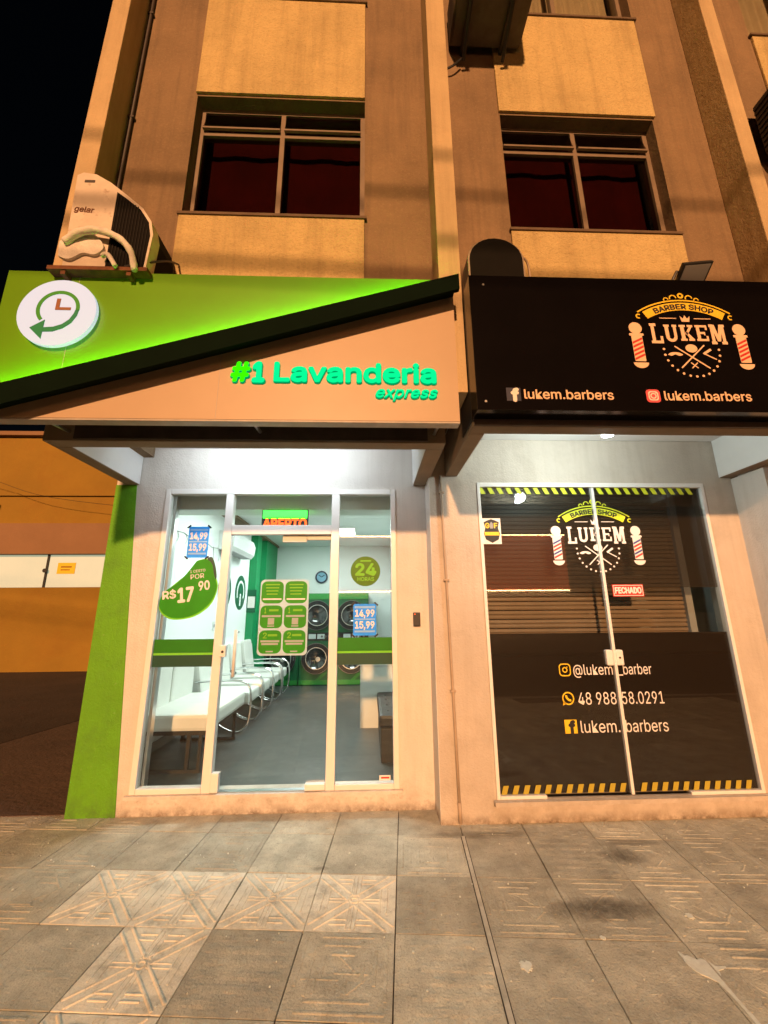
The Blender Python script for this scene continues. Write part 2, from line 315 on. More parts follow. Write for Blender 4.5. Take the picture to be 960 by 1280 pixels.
def text_bm(s, x0, x1, z0, h, y, depth, off=0.0, shear=0.0, rot=0.0, spacing=1.0, arc=None):
    """lettering in the x,z plane facing -y, its box fitted to x0..x1 and capital height h above z0"""
    cu = bpy.data.curves.new('t', 'FONT'); cu.body = s; cu.size = 1.0
    if FONT: cu.font = FONT
    cu.shear = shear
    cu.extrude = 0.0; cu.resolution_u = 3; cu.space_character = spacing
    ob = bpy.data.objects.new('t', cu); C.objects.link(ob)
    dg = bpy.context.evaluated_depsgraph_get(); me = bpy.data.meshes.new_from_object(ob.evaluated_get(dg))
    bpy.data.objects.remove(ob); bpy.data.curves.remove(cu)
    bm = bmesh.new(); bm.from_mesh(me); bpy.data.meshes.remove(me)
    bmesh.ops.remove_doubles(bm, verts=bm.verts, dist=1e-4)
    if not bm.verts: return bm
    xs = [v.co.x for v in bm.verts]; a, b = min(xs), max(xs)
    CAP = cap_height()
    sx = (x1-x0)/(b-a); sz = h/CAP
    cx = (x0+x1)/2
    def put(x, z, yy):
        if arc:                                   # bend along a circle of radius arc
            th = (x-cx)/arc; return Vector((cx + (arc+z)*math.sin(th), yy, z0 - arc + (arc+z)*math.cos(th)))
        if rot:
            dx = x-x0; return Vector((x0 + dx*math.cos(rot) - z*math.sin(rot), yy, z0 + dx*math.sin(rot) + z*math.cos(rot)))
        return Vector((x, yy, z0+z))
    vs = [(x0 + (v.co.x-a)*sx, v.co.y*sz) for v in bm.verts]; bm.verts.index_update()
    fs = [[v.index for v in f.verts] for f in bm.faces]; es = [[v.index for v in e.verts] for e in bm.edges if len(e.link_faces) == 1]
    bm.free(); bm = bmesh.new(); d = off*sz      # heavier strokes: copies nudged all round, a hair apart in depth
    sh = [(0.0, 0.0)] + ([(d*math.cos(R(45*k)), d*math.sin(R(45*k))) for k in range(8)] if off > 0 else [])
    for k, (ex, ez) in enumerate(sh):
        e = depth*0.1*k
        fv = [bm.verts.new(put(x+ex, z+ez, y-depth+e+depth*0.09)) for x, z in vs]; bv = [bm.verts.new(put(x+ex, z+ez, y)) for x, z in vs]
        for q, f in enumerate(fs):               # strokes of one letter may overlap: each facet lies a hair apart in depth
            bm.faces.new([bm.verts.new(put(vs[i][0]+ex, vs[i][1]+ez, y-depth+e+depth*0.002*(q % 40))) for i in f])
        for i, j in es: bm.faces.new((fv[i], fv[j], bv[j], bv[i]))
    return bm

# ================================================================= THE SETTING
struct('ground', B(-300, 300, -300, 300, -0.35, -0.25), 'asphalt')
struct('road', B(-60, 60, -9.0, -1.1, -0.24, -0.13), 'asphalt')
kerb = struct('kerb', B(-30, 30, -1.1, -0.95, -0.24, 0.0, bev=0.01), 'kerb')
struct('opposite_sidewalk', B(-60, 60, -22.0, -9.0, -0.24, -0.01), 'kerb')
sidewalk = struct('sidewalk', B(-30, 30, -0.95, 5.0, -0.24, -0.014), 'joint')
struct('alley_ground', B(-30, -2.31, 3.70, 40, -0.2, 0.006), 'alley_dirt')

alp = bmesh.new(); plate(alp, [(-30, 5.2), (-4.45, 5.45), (-4.2, 6.75), (-2.32, 7.3), (-2.32, 40), (-30, 40)], 0.0, 0.011); struct('alley_shade_sheet', alp, 'alley_shade')  # darker sheet paints the diagonal shade over the far alley ground
bm = bmesh.new(); plate(bm, [(-3.62, 6.05), (-3.35, 6.12), (-3.30, 6.22), (-3.5, 6.20), (-3.66, 6.12)], 0.011, 0.03); LITTER = bm
# concrete pavers, laid a little askew to the front
T = 0.4465; GA = R(-4.875)
def paver_mesh(kind, seed):
    rg = random.Random(seed); bm = bmesh.new(); s = T/2 - 0.0022
    box(bm, -s, s, -s, s, -0.04, 0.0, bev=0.0025)
    def bar(x0, y0, x1, y1, wd=0.013, h=0.004):
        d = Vector((x1-x0, y1-y0, 0)); l = d.length; d.normalize(); p = Vector((-d.y, d.x, 0))*wd/2
        a, b = Vector((x0,y0,0)), Vector((x1,y1,0)); q = 0.4
        lo = [a-p, b-p, b+p, a+p]; hi = [a-p*q, b-p*q, b+p*q, a+p*q]
        vl = [bm.verts.new((v.x, v.y, -0.001)) for v in lo]; vh = [bm.verts.new((v.x, v.y, h*0.85)) for v in hi]
        bm.faces.new(vh)
        for i in range(4): bm.faces.new((vl[i], vl[(i+1)%4], vh[(i+1)%4], vh[i]))
    if kind == 'star':
        e = s*0.93
        for sg in (1, -1):
            for o in (-0.017, 0.017):
                for a, b in ((-1, -0.10), (0.10, 1)):
                    bar(a*e*0.95+o, a*e*sg*0.95-o*sg, b*e*0.95+o, b*e*sg*0.95-o*sg, 0.016, 0.005)
        for o in (-0.022, 0.0, 0.022):
            for a, b in ((-1, -0.16), (0.16, 1)):
                bar(o, a*e, o, b*e, 0.011)
        for o in (-0.012, 0.012):
            for a, b in ((-0.72, -0.14), (0.14, 0.72)):
                bar(a*e, o, b*e, o, 0.009, 0.003)
        f = e*0.68
        for sg in (1, -1):
            for k in (0.0, 0.034):
                bar(sg*(f+k), -0.45*e, sg*(f+k), 0.45*e, 0.011); bar(-0.52*e, sg*(f+k), -0.10*e, sg*(f+k), 0.011); bar(0.10*e, sg*(f+k), 0.52*e, sg*(f+k), 0.011)
        for i in range(10):
            a, b = 2*math.pi*i/10, 2*math.pi*(i+1)/10
            bar(0.02*math.cos(a), 0.02*math.sin(a), 0.02*math.cos(b), 0.02*math.sin(b), 0.010, 0.005)
    elif kind == 'maze':
        for k in (0.86, 0.64, 0.40):
            e = s*k
            for (x0,y0,x1,y1) in ((-e,-e,e,-e),(e,-e,e,e),(e,e,-e,e),(-e,e,-e,-e)):
                if rg.random() < 0.95:
                    t0 = rg.uniform(0, 0.3); t1 = rg.uniform(0.7, 1)
                    bar(x0+(x1-x0)*t0, y0+(y1-y0)*t0, x0+(x1-x0)*t1, y0+(y1-y0)*t1, 0.020, rg.uniform(0.0022, 0.004))
        for i in range(5):
            x, y, a = rg.uniform(-.5,.5)*s, rg.uniform(-.5,.5)*s, rg.choice((0, math.pi/2, math.pi/4, -math.pi/4)); l = rg.uniform(.03,.09)
            bar(x-l*math.cos(a), y-l*math.sin(a), x+l*math.cos(a), y+l*math.sin(a), 0.016, 0.0025)
    elif kind == 'brick':
        n = 6; q = 2*s*0.9/n
        for j in range(n):
            for i in range(n):
                if rg.random() < 0.12: continue
                x = -s*0.9 + (i+0.5*(j % 2)*0.8)*q; y = -s*0.9 + j*q
                x1 = min(x+q*0.88, s*0.95)
                if x1-x < 0.02: continue
                bar(x, y+q/2, x1, y+q/2, q*0.86, rg.uniform(0.001, 0.003))
    else:
        for i in range(7):
            x, y, a = rg.uniform(-.8,.8)*s, rg.uniform(-.8,.8)*s, rg.choice((0, math.pi/2)); l = rg.uniform(.02,.10)
            if abs(x)+l > s*0.95 or abs(y)+l > s*0.95: continue
            bar(x-l*math.cos(a), y-l*math.sin(a), x+l*math.cos(a), y+l*math.sin(a), 0.02, rg.uniform(0.0008, 0.002))
    return bm
PM = {}
for kind, nvar, m in (('star', 1, 'paver_light'), ('maze', 4, 'paver'), ('brick', 2, 'paver'), ('plain', 4, 'paver')):
    PM[kind] = [mesh_of(paver_mesh(kind, 11*i+3), 'paver', m) for i in range(nvar)]
PM['pale'] = [mesh_of(paver_mesh('plain', 77), 'paver', 'paver_light')]
STAR = {(-4, 2), (-3, 2), (-2, 2), (-1, 2), (-3, 1), (-3, 0)}
U0, V0 = -0.0745, 1.495
for iv in range(-5, 5):
    for iu in range(-13, 14):
        u = U0 + (iu+0.5)*T; v = V0 + (iv+0.5)*T
        x = u*math.cos(GA) - v*math.sin(GA); y = u*math.sin(GA) + v*math.cos(GA)
        if y < -0.72 or (y > 3.85 and x < -2.5) or y > 3.95: continue
        rg = random.Random(iu*131 + iv*17)
        if (iu, iv) in STAR: me = PM['star'][0]
        elif (iu, iv) in ((-2, 1), (-2, 0)): me = PM['brick'][0]
        elif iv == 3 and -5 < iu < 1: me = PM[rg.choice(('maze', 'plain'))][rg.randrange(4)]
        else:
            k = rg.choice(('maze', 'maze', 'maze', 'plain', 'brick')); me = rg.choice(PM[k])
        o = link('paver', me, sidewalk)
        o.location = (x + rg.uniform(-.0012, .0012), y + rg.uniform(-.0012, .0012), rg.uniform(-0.0012, 0.0008))
        o.rotation_euler = (rg.uniform(-.003, .003), rg.uniform(-.003, .003), GA + rg.uniform(-.004, .004) + (0 if me in PM['star'] else rg.randrange(4)*math.pi/2))
def uv(u, v): return (u*math.cos(GA) - v*math.sin(GA), u*math.sin(GA) + v*math.cos(GA))
# narrow cement drain strip along one joint
tag(part('paper_scrap', LITTER, 'print_white'), 'small pale scrap of paper lying in the dark alley', 'litter')
t = thing('drain_channel', 'narrow raised drain strip running from the wall pipe across the pavers', 'drain', (0.6, 2.5, 0))
for k, (a, b, z) in enumerate(((-0.016, -0.011, 0.0035), (0.011, 0.016, 0.0035), (-0.0108, 0.0108, 0.007))):
    bm = bmesh.new(); u = U0 + T
    plate(bm, [uv(u+a, -0.6), uv(u+b, -0.6), uv(u+b, 3.27), uv(u+a, 3.27)], -0.01, z)
    part('rim' if k < 2 else 'channel_bed', bm, 'joint' if k < 2 else 'strip_metal', t)
def splat(cx, cy, r, z, seed, sx=1.0, sy=1.0, n=26, jag=0.3):
    rg = random.Random(seed); pts = []
    for i in range(n):
        a = 2*math.pi*i/n; q = r*(1 + rg.uniform(-jag, jag)); pts.append((cx + q*sx*math.cos(a), cy + q*sy*math.sin(a)))
    return pts
bm = bmesh.new()
pts = [(1.448,2.055),(1.452,2.00),(1.449,1.93),(1.44,1.84),(1.425,1.72),(1.439,1.715),(1.455,1.83),(1.466,1.93),(1.470,2.01),(1.474,2.06),(1.487,2.085),(1.50,2.11),(1.54,2.118),(1.545,2.128),(1.50,2.13),(1.493,2.155),(1.470,2.172),(1.449,2.168),(1.425,2.192),(1.410,2.19),(1.402,2.215),(1.395,2.213),(1.394,2.18),(1.388,2.155),(1.394,2.12),(1.408,2.095),(1.428,2.08)]
plate(bm, pts, 0.0, 0.0035)
tag(part('paint_splash', bm, 'paint_splash'), 'pale dried paint splash with a long drip on the pavers', 'stain')
for i, (x, y, r, lab) in enumerate(((0.685, 2.17, 0.026, 'small round pale spot beside the drain strip'), (1.105, 2.31, 0.012, 'tiny pale drip between the dark stain and the paint splash'), (1.62, 2.43, 0.02, 'pale chip on the pavers right of the dark stain'))):
    bm = bmesh.new(); plate(bm, splat(x, y, r, 0, i+5), 0.0, 0.0035); tag(part('paint_spot', bm, 'paint_splash'), lab, 'stain', 'pale paint spots on the pavers')

rg = random.Random(3); bm = bmesh.new()
for i in range(170):
    x, y, r = rg.uniform(-2.6, 3.0), rg.uniform(1.3, 3.3), rg.choice((0.0025, 0.0035, 0.004, 0.006)); k = rg.randrange(4, 7)
    plate(bm, [(x + r*rg.uniform(.6, 1.3)*math.cos(2*math.pi*j/k), y + r*rg.uniform(.6, 1.3)*math.sin(2*math.pi*j/k)) for j in range(k)], 0.0, 0.0045)
o = part('grit', bm, 'paint_splash'); o['kind'] = 'stuff'; o['label'] = 'pale grit and chips scattered over the pavers'; o['category'] = 'grit'

# ================================================================= APARTMENT BUILDING
bld = thing('apartment_building', 'brown and cream apartment block standing over the two shops', 'building', (0.5, 3.0, 0))
W, FY = 2.66, 2.42        # upper wall plane, fin front plane
XL, XR, ZT = -2.20, 7.0, 11.0
WIN = [(-1.51, -0.04, 4.62, 5.93, 'dark'), (1.17, 2.58, 4.55, 5.84, 'dark'), (3.77, 5.15, 4.55, 5.84, 'dark'),
       (-1.51, -0.04, 7.22, 8.55, 'cream'), (1.17, 2.60, 7.16, 8.5, 'cream'), (3.77, 5.15, 7.02, 8.4, 'cream')]
def wall_grid(bm, x0, x1, y0, y1, z0, z1, holes):
    xs = sorted({x0, x1} | {h for q in holes for h in q[:2]}); zs = sorted({z0, z1} | {h for q in holes for h in q[2:4]})
    for i in range(len(xs)-1):
        for j in range(len(zs)-1):
            cx, cz = (xs[i]+xs[i+1])/2, (zs[j]+zs[j+1])/2
            if any(q[0] < cx < q[1] and q[2] < cz < q[3] for q in holes): continue
            box(bm, xs[i], xs[i+1], y0, y1, zs[j], zs[j+1])
    bmesh.ops.remove_doubles(bm, verts=bm.verts, dist=1e-5)
    # drop inner faces shared by two boxes
    seen = {}
    for f in bm.faces: seen.setdefault(tuple(sorted(v.index for v in f.verts)), []).append(f)
    return bm
def wall_panelled(x0, x1, y0, y1, z0, z1, holes):
    """a wall slab with openings, single clean shell"""
    bm = bmesh.new()
    xs = sorted({x0, x1} | {h for q in holes for h in q[:2]}); zs = sorted({z0, z1} | {h for q in holes for h in q[2:4]})
    def solid(i, j):
        if i < 0 or j < 0 or i >= len(xs)-1 or j >= len(zs)-1: return False
        cx, cz = (xs[i]+xs[i+1])/2, (zs[j]+zs[j+1])/2
        return not any(q[0] < cx < q[1] and q[2] < cz < q[3] for q in holes)
    def quad(*p): bm.faces.new([bm.verts.new(q) for q in p])
    for i in range(len(xs)-1):
        for j in range(len(zs)-1):
            if not solid(i, j): continue
            a, b, c, d = xs[i], xs[i+1], zs[j], zs[j+1]
            quad((a,y0,c),(b,y0,c),(b,y0,d),(a,y0,d)); quad((b,y1,c),(a,y1,c),(a,y1,d),(b,y1,d))
            if not solid(i-1, j): quad((a,y1,c),(a,y0,c),(a,y0,d),(a,y1,d))
            if not solid(i+1, j): quad((b,y0,c),(b,y1,c),(b,y1,d),(b,y0,d))
            if not solid(i, j-1): quad((a,y1,c),(b,y1,c),(b,y0,c),(a,y0,c))
            if not solid(i, j+1): quad((a,y0,d),(b,y0,d),(b,y1,d),(a,y1,d))
    bmesh.ops.remove_doubles(bm, verts=bm.verts, dist=1e-5)
    return bm
part('upper_wall', wall_panelled(XL, XR, W, W+0.22, 2.92, ZT, WIN), 'brown_wall', bld)
part('side_wall', B(XL, XL+0.2, W+0.22, 9.6, 2.92, ZT), 'brown_wall', bld)
part('back_wall', B(XL+0.2, XR, 9.4, 9.6, 3.25, ZT), 'brown_wall', bld)
part('roof', B(XL, XR, W, 9.6, ZT, ZT+0.2), 'brown_wall', bld)
for x0, x1 in ((-2.20, -2.05), (0.50, 0.66), (3.05, 3.18), (5.6, 5.75)):
    part('fin', B(x0, x1, FY, W, 2.92 if x0 < 0.7 and x0 > 0 else 2.92, ZT, bev=0.006), 'fin_wall', bld)
for x0, x1, zs in ((-1.52, -0.04, ((2.95, 4.60), (5.95, 7.19), (8.58, 9.8))), (1.16, 2.60, ((2.95, 4.53), (5.86, 7.13), (8.53, 9.8))), (3.77, 5.16, ((2.95, 4.53), (5.86, 6.99), (8.43, 9.7)))):
    for z0, z1 in zs: part('spandrel', B(x0, x1, W-0.022, W-0.0005, z0, z1, bev=0.005), 'cream_wall', bld)
for (x0, x1, z0, z1, kind) in WIN:
    yf = W + 0.10; bm = bmesh.new(); f = 0.04; zm = z1 - 0.29 if kind == 'dark' else z1 - 0.05; xm = (x0+x1)/2
    bm = wall_panelled(x0+0.001, x1-0.001, yf, yf+0.06, z0+0.001, z1-0.001, [(x0+f, xm-0.02, z0+f, zm-0.02), (xm+0.02, x1-f, z0+f, zm-0.02), (x0+f, xm-0.02, zm+0.02, z1-f), (xm+0.02, x1-f, zm+0.02, z1-f)] if kind == 'dark' else [(x0+f, xm-0.02, z0+f, z1-f), (xm+0.02, x1-f, z0+f, z1-f)])
    win = part('window', bm, 'window_frame', bld)
    part('sill', B(x0-0.02, x1+0.02, W-0.035, W+0.10, z0-0.028, z0-0.002, bev=0.004), 'sill_dark', win)
    for a, b in ((x0+f, xm-0.02), (xm+0.02, x1-f)):
        part('pane', B(a, b, yf+0.025, yf+0.032, z0+f, (zm-0.02 if kind == 'dark' else z1-f)), 'dark_glass' if kind == 'dark' else 'clear_glass', win)
        if kind == 'dark':
            bm = bmesh.new(); za, zb = zm+0.022, z1-f-0.002    # tilted vent flap
            for y, z in ((yf-0.10, za), ): pass
            vs = [(a,yf-0.025,za+0.02),(b,yf-0.025,za+0.02),(b,yf+0.02,zb),(a,yf+0.02,zb)]
            v1 = [bm.verts.new(p) for p in vs]; v2 = [bm.verts.new((p[0],p[1]+0.012,p[2]+0.004)) for p in vs]
            bm.faces.new(v1); bm.faces.new(v2[::-1])
            for i in range(4): bm.faces.new((v1[i], v2[i], v2[(i+1)%4], v1[(i+1)%4]))
            part('vent_flap', bm, 'dark_glass', win)
            part('flap_rail', B(a, b, yf-0.035, yf-0.012, za, za+0.018), 'window_frame', win)
    # curtain behind the glass, hung in folds
    bm = bmesh.new(); n = 70; rows = []
    for i in range(n+1):
        x = x0 + (x1-x0)*i/n; y = yf + 0.17 + (0.0015 if kind == 'dark' else 0.022)*math.sin(i*1.35) + 0.006*math.sin(i*0.33)
        rows.append((bm.verts.new((x, y, z0)), bm.verts.new((x, y, z1))))
    for i in range(n): bm.faces.new((rows[i][0], rows[i+1][0], rows[i+1][1], rows[i][1]))
    part('curtain', bm, 'curtain_red' if kind == 'dark' else 'curtain_cream', win, smooth=True)
part('floor_slab', B(XL+0.2, XR, W+0.4, 9.4, 3.02, 3.25), 'brown_wall', bld)
# ground floor shell -------------------------------------------------
LY, BY = 3.64, 3.39        # laundry front, barber front
part('front_wall', wall_panelled(-2.30, 0.5235, LY, LY+0.14, -0.1, 3.012, [(-1.845, 0.245, 0.15, 2.615)]), 'white_wall', bld)
part('front_wall', wall_panelled(0.53, 3.27, BY, BY+0.14, -0.1, 3.012, [(0.945, 2.995, 0.155, 2.605)]), 'barber_wall', bld)
part('painted_wedge', prism(bmesh.new(), [(-2.304, -0.02), (-1.925, -0.02), (-2.12, 2.65), (-2.304, 2.65)], LY-0.004, LY-0.0005), 'green_paint', bld)
part('side_wall', B(-2.30, -2.22, LY+0.14, 9.4, -0.1, 3.012), 'green_paint', bld)
part('pilaster', B(0.524, 0.5297, BY-0.002, LY+0.1, -0.1, 2.648), 'white_wall', bld)
part('pilaster', B(3.27, 3.45, 3.08, 4.6, -0.1, 2.648), 'white_wall', bld)
part('front_wall', B(3.45, 7.0, 3.35, 3.5, -0.1, 3.012), 'white_wall', bld)
part('door_sill', B(-1.87, 0.27, LY-0.035, LY+0.1, 0.125, 0.149), 'white_wall', bld)
part('door_sill', B(0.92, 3.02, BY-0.05, BY+0.1, 0.125, 0.154), 'barber_wall', bld)
# canopy: soffits and down-stand beams
part('soffit', B(-2.20, 0.545, W+0.004, LY+0.16, 3.014, 3.06), 'soffit_white', bld)
part('soffit', B(0.67, XR, 2.40, BY+0.16, 3.014, 3.06), 'soffit_white', bld)
def beam(x0, x1, y0, y1, z0, z1, inner=None):
    b = part('canopy_beam', B(x0, x1, y0, y1, z0, z1, bev=0.006), 'canopy_brown', bld); return b
beam(-2.215, 0.54, 2.645, 2.76, 2.65, 2.92)
b1 = beam(-2.215, -2.10, 2.765, LY-0.006, 2.65, 3.012); b2 = beam(0.415, 0.54, 2.765, LY-0.006, 2.65, 3.012)
part('white_face', B(-2.098, -2.095, 2.765, LY-0.006, 2.655, 3.012), 'soffit_white', b1)
part('white_face', B(0.410, 0.413, 2.765, LY-0.006, 2.655, 3.012), 'soffit_white', b2)
part('white_face', B(-2.095, 0.41, 2.762, 2.765, 2.655, 2.92), 'soffit_white', b1)
beam(0.67, XR, 2.39, 2.505, 2.66, 3.012)
b3 = beam(0.67, 0.775, 2.51, BY-0.004, 2.66, 3.012); b4 = beam(3.165, 3.27, 2.51, BY-0.004, 2.655, 3.012)
part('white_face', B(3.160, 3.163, 2.51, BY-0.004, 2.66, 3.012), 'soffit_white', b4)
part('white_face', B(0.777, 0.780, 2.51, BY-0.004, 2.665, 3.012), 'soffit_white', b3)
# shop room shell
part('shop_floor', B(-2.218, 0.52, LY+0.01, 9.2, -0.1, 0.148), 'vinyl_floor', bld)
part('shop_wall', B(-2.218, -2.19, LY+0.145, 9.2, 0.149, 3.0), 'inner_white', bld)
part('shop_wall', B(0.48, 0.525, LY+0.145, 9.2, 0.149, 3.0), 'inner_white', bld)
part('shop_wall', B(-2.188, 0.478, 9.12, 9.2, 0.149, 3.0), 'inner_white', bld)
part('shop_ceiling', B(-2.215, 0.52, LY+0.145, 9.2, 2.96, 3.012), 'inner_white', bld)
part('skirting', B(-2.188, -2.175, LY+0.15, 8.3, 0.149, 0.24), 'skirt', bld)
part('shutter_box', B(-2.187, 0.477, LY+0.16, LY+0.40, 2.46, 2.955, bev=0.01), 'box_grey', bld)
part('green_column', B(-2.189, -2.06, 7.58, 7.86, 0.15, 2.955), 'shop_green', bld)
part('green_column', B(-2.189, -2.03, 8.15, 9.1, 0.15, 2.955), 'shop_green', bld)
part('barber_floor', B(0.56, 3.265, BY+0.01, 4.6, -0.1, 0.15), 'vinyl_floor', bld)
part('barber_back', B(0.56, 3.265, 4.5, 4.6, 0.151, 3.0), 'inner_white', bld)
part('barber_side', B(0.545, 0.60, BY+0.145, 4.5, 0.151, 3.0), 'inner_white', bld)
part('barber_side', B(3.2, 3.262, BY+0.145, 4.5, 0.151, 3.0), 'inner_white', bld)

# wall pipes ---------------------------------------------------------
t = thing('wall_pipe', 'thin beige drain pipe running down the pillar between the two shops', 'pipe', (0.66, BY-0.02, 0))
part('pipe', tube(bmesh.new(), [(0.625, BY-0.02, 2.66), (0.632, BY-0.02, 2.2), (0.655, BY-0.02, 0.7), (0.662, BY-0.02, 0.13)], 0.011, 10), 'pvc', t, True)
part('pipe_end', tube(bmesh.new(), [(0.662, BY-0.02, 0.15), (0.664, BY-0.024, 0.02)], 0.0145, 10), 'pvc', t, True)
for z, x in ((2.5, 0.627), (1.75, 0.639), (0.9, 0.652)):
    part('clip', B(x-0.022, x+0.022, BY-0.035, BY+0.001, z, z+0.014), 'pvc', t)
t = thing('wall_pipe', 'thin dark pipe running down the brown wall beside the corner fin', 'pipe', (-2.03, W-0.02, 3))
part('pipe', tube(bmesh.new(), [(-2.025, W-0.02, 3.0), (-2.025, W-0.02, 10.8)], 0.014, 8), 'ac_dark', t, True)
for z in (4.2, 5.6, 6.9): part('clip', B(-2.05, -2.0, W-0.036, W, z, z+0.02), 'ac_dark', t)

# ================================================================= LAUNDRY STOREFRONT
sf = thing('glass_storefront', 'white framed glass shopfront and door of the lit laundry', 'storefront', (-0.8, LY, 0.15))
y0, y1 = LY-0.012, LY+0.06
def fr(name, x0, x1, z0, z1, ya=y0, yb=y1): return part(name, B(x0, x1, ya, yb, z0, z1, bev=0.004), 'aluminium', sf)
fr('jamb', -1.845, -1.80, 0.151, 2.614); fr('jamb', 0.20, 0.244, 0.151, 2.614)
fr('head_rail', -1.799, 0.199, 2.565, 2.613)
fr('mullion', -1.300, -1.230, 0.151, 2.564); fr('mullion', -0.340, -0.268, 0.151, 2.564)
fr('transom', -1.229, -0.341, 2.19, 2.275)
fr('bottom_rail', -1.799, -1.301, 0.151, 0.19); fr('bottom_rail', -0.267, 0.199, 0.151, 0.19)
fr('door_shoe', -1.228, -1.17, 0.156, 0.29, LY-0.02, LY+0.03); fr('door_shoe', -0.50, -0.342, 0.156, 0.20, LY-0.02, LY+0.03)
part('track', B(-1.228, -0.342, LY+0.0, LY+0.05, 0.149, 0.155), 'bare_metal', sf)
for (a, b, c, d) in ((-1.80, -1.30, 0.19, 2.565), (-1.226, -0.344, 0.165, 2.185), (-1.23, -0.34, 2.276, 2.565), (-0.268, 0.20, 0.19, 2.565)):
    part('pane', B(a, b, LY+0.020, LY+0.028, c, d), 'clear_glass', sf)
part('inner_jamb', B(-1.798, -1.772, LY+0.062, LY+0.12, 0.151, 2.56), 'bare_metal', sf)
fr('closer_box', -0.56, -0.345, 2.145, 2.188, LY+0.03, LY+0.09); fr('closer_box', -0.78, -0.562, 2.125, 2.188, LY+0.03, LY+0.09)
h = part('pull_handle', tube(bmesh.new(), [(-1.11, LY-0.045, 1.00), (-1.11, LY-0.045, 1.37)], 0.013, 10), 'plastic_white', sf, True)
for z in (1.02, 1.35): part('standoff', tube(bmesh.new(), [(-1.11, LY-0.045, z), (-1.11, LY+0.02, z)], 0.009, 8), 'chrome', h, True)
lk = part('lock', B(-1.245, -1.19, LY-0.035, LY+0.018, 1.155, 1.245, bev=0.006), 'aluminium', sf)
part('keyhole', tube(bmesh.new(), [(-1.213, LY-0.040, 1.195), (-1.213, LY-0.036, 1.195)], 0.011, 12), 'ac_dark', lk)
for x0, x1 in ((-1.80, -1.301), (-0.267, 0.20)):       # green vinyl bands on the glass
    part('vinyl_band', B(x0, x1, LY+0.015, LY+0.019, 1.185, 1.295), 'band_green', sf)
    part('vinyl_band', B(x0, x1, LY+0.0145, LY+0.019, 1.168, 1.1845), 'sticker_lime', sf)
    part('vinyl_band', B(x0, x1, LY+0.015, LY+0.019, 1.075, 1.1675), 'sticker_dark', sf)
# stickers and posters on that glass
GY = LY + 0.0185
def price_poster(x0, x1, z0, z1, label, tilt=0.0):
    t = thing('price_poster', label, 'poster', ((x0+x1)/2, GY, z0), 'blue price posters on the laundry glass')
    part('paper', B(x0, x1, GY-0.002, GY, z0, z1), 'poster_blue', t)
    w_, h_ = x1-x0, z1-z0
    for k in ((0.06, 0.86, 0.94, 0.93), (0.06, 0.49, 0.94, 0.535), (0.06, 0.10, 0.94, 0.16)):
        part('text_strip', B(x0+k[0]*w_, x0+k[2]*w_, GY-0.003, GY-0.0022, z0+k[1]*h_, z0+k[3]*h_), 'poster_pale', t)
    part('price', text_bm('14,99', x0+0.09*w_, x1-0.09*w_, z0+0.60*h_, 0.21*h_, GY-0.0022, 0.001, 0.025), 'print_white', t)
    part('price', text_bm('15,99', x0+0.09*w_, x1-0.09*w_, z0+0.23*h_, 0.21*h_, GY-0.0022, 0.001, 0.025), 'print_white', t)
    for cx, cz, s in ((x0, z1, 1), (x1, z1, -1), (x0, z0, -1), (x1, z0, 1)):
        c = math.cos(s*0.7)*0.02; q = math.sin(s*0.7)*0.02; p = 0.007
        part('tape', prism(bmesh.new(), [(cx-c+q*.35, cz-q-c*.35), (cx+c+q*.35, cz+q-c*.35), (cx+c-q*.35, cz+q+c*.35), (cx-c-q*.35, cz-q+c*.35)], GY-0.0042, GY-0.0032), 'print_black', t)
price_poster(-1.615, -1.435, 1.985, 2.265, 'blue price poster taped above the green price sticker')
price_poster(-0.135, 0.065, 1.31, 1.575, 'blue price poster taped below the round olive sticker')
# the green "1 cesto" blob
def blob(pts, n=8): return [(p.x, p.z) for p in smooth_path([(x, 0, z) for x, z in pts + pts[:1]], n)][:-1]
t = thing('price_sticker', 'large green pear shaped price sticker on the left shop pane', 'sticker', (-1.6, GY, 1.5))
bl = [(-1.52, 1.955), (-1.44, 1.97), (-1.385, 1.93), (-1.36, 1.84), (-1.325, 1.73), (-1.36, 1.61), (-1.45, 1.52), (-1.56, 1.475), (-1.68, 1.47), (-1.77, 1.52), (-1.80, 1.60), (-1.765, 1.69), (-1.68, 1.755), (-1.60, 1.84)]
part('border_shape', prism(bmesh.new(), blob([(x-0.004 if x < -1.6 else x+0.008, z-0.012 if z < 1.7 else z+0.006) for x, z in bl])[::-1], GY-0.0015, GY), 'sticker_lime', t)  # printed lime border around the green shape
part('back_shape', prism(bmesh.new(), blob([(-1.43, 1.985), (-1.385, 1.985), (-1.35, 1.90), (-1.335, 1.80), (-1.38, 1.80)])[::-1], GY-0.0022, GY-0.0016), 'sticker_dark', t)
part('face', prism(bmesh.new(), blob(bl)[::-1], GY-0.003, GY-0.0023), 'sticker_green', t)
for s, a, b, z, h, off in (('1 CESTO', -1.565, -1.435, 1.850, 0.022, 0.006), ('POR', -1.555, -1.440, 1.795, 0.040, 0.0), ('R$', -1.775, -1.665, 1.625, 0.065, 0.02), ('17', -1.64, -1.515, 1.60, 0.115, 0.03), ('90', -1.475, -1.385, 1.70, 0.075, 0.02)):
    part('lettering', text_bm(s, a, b, z, h, GY-0.0031, 0.001, off, rot=0.12), 'print_white', t)
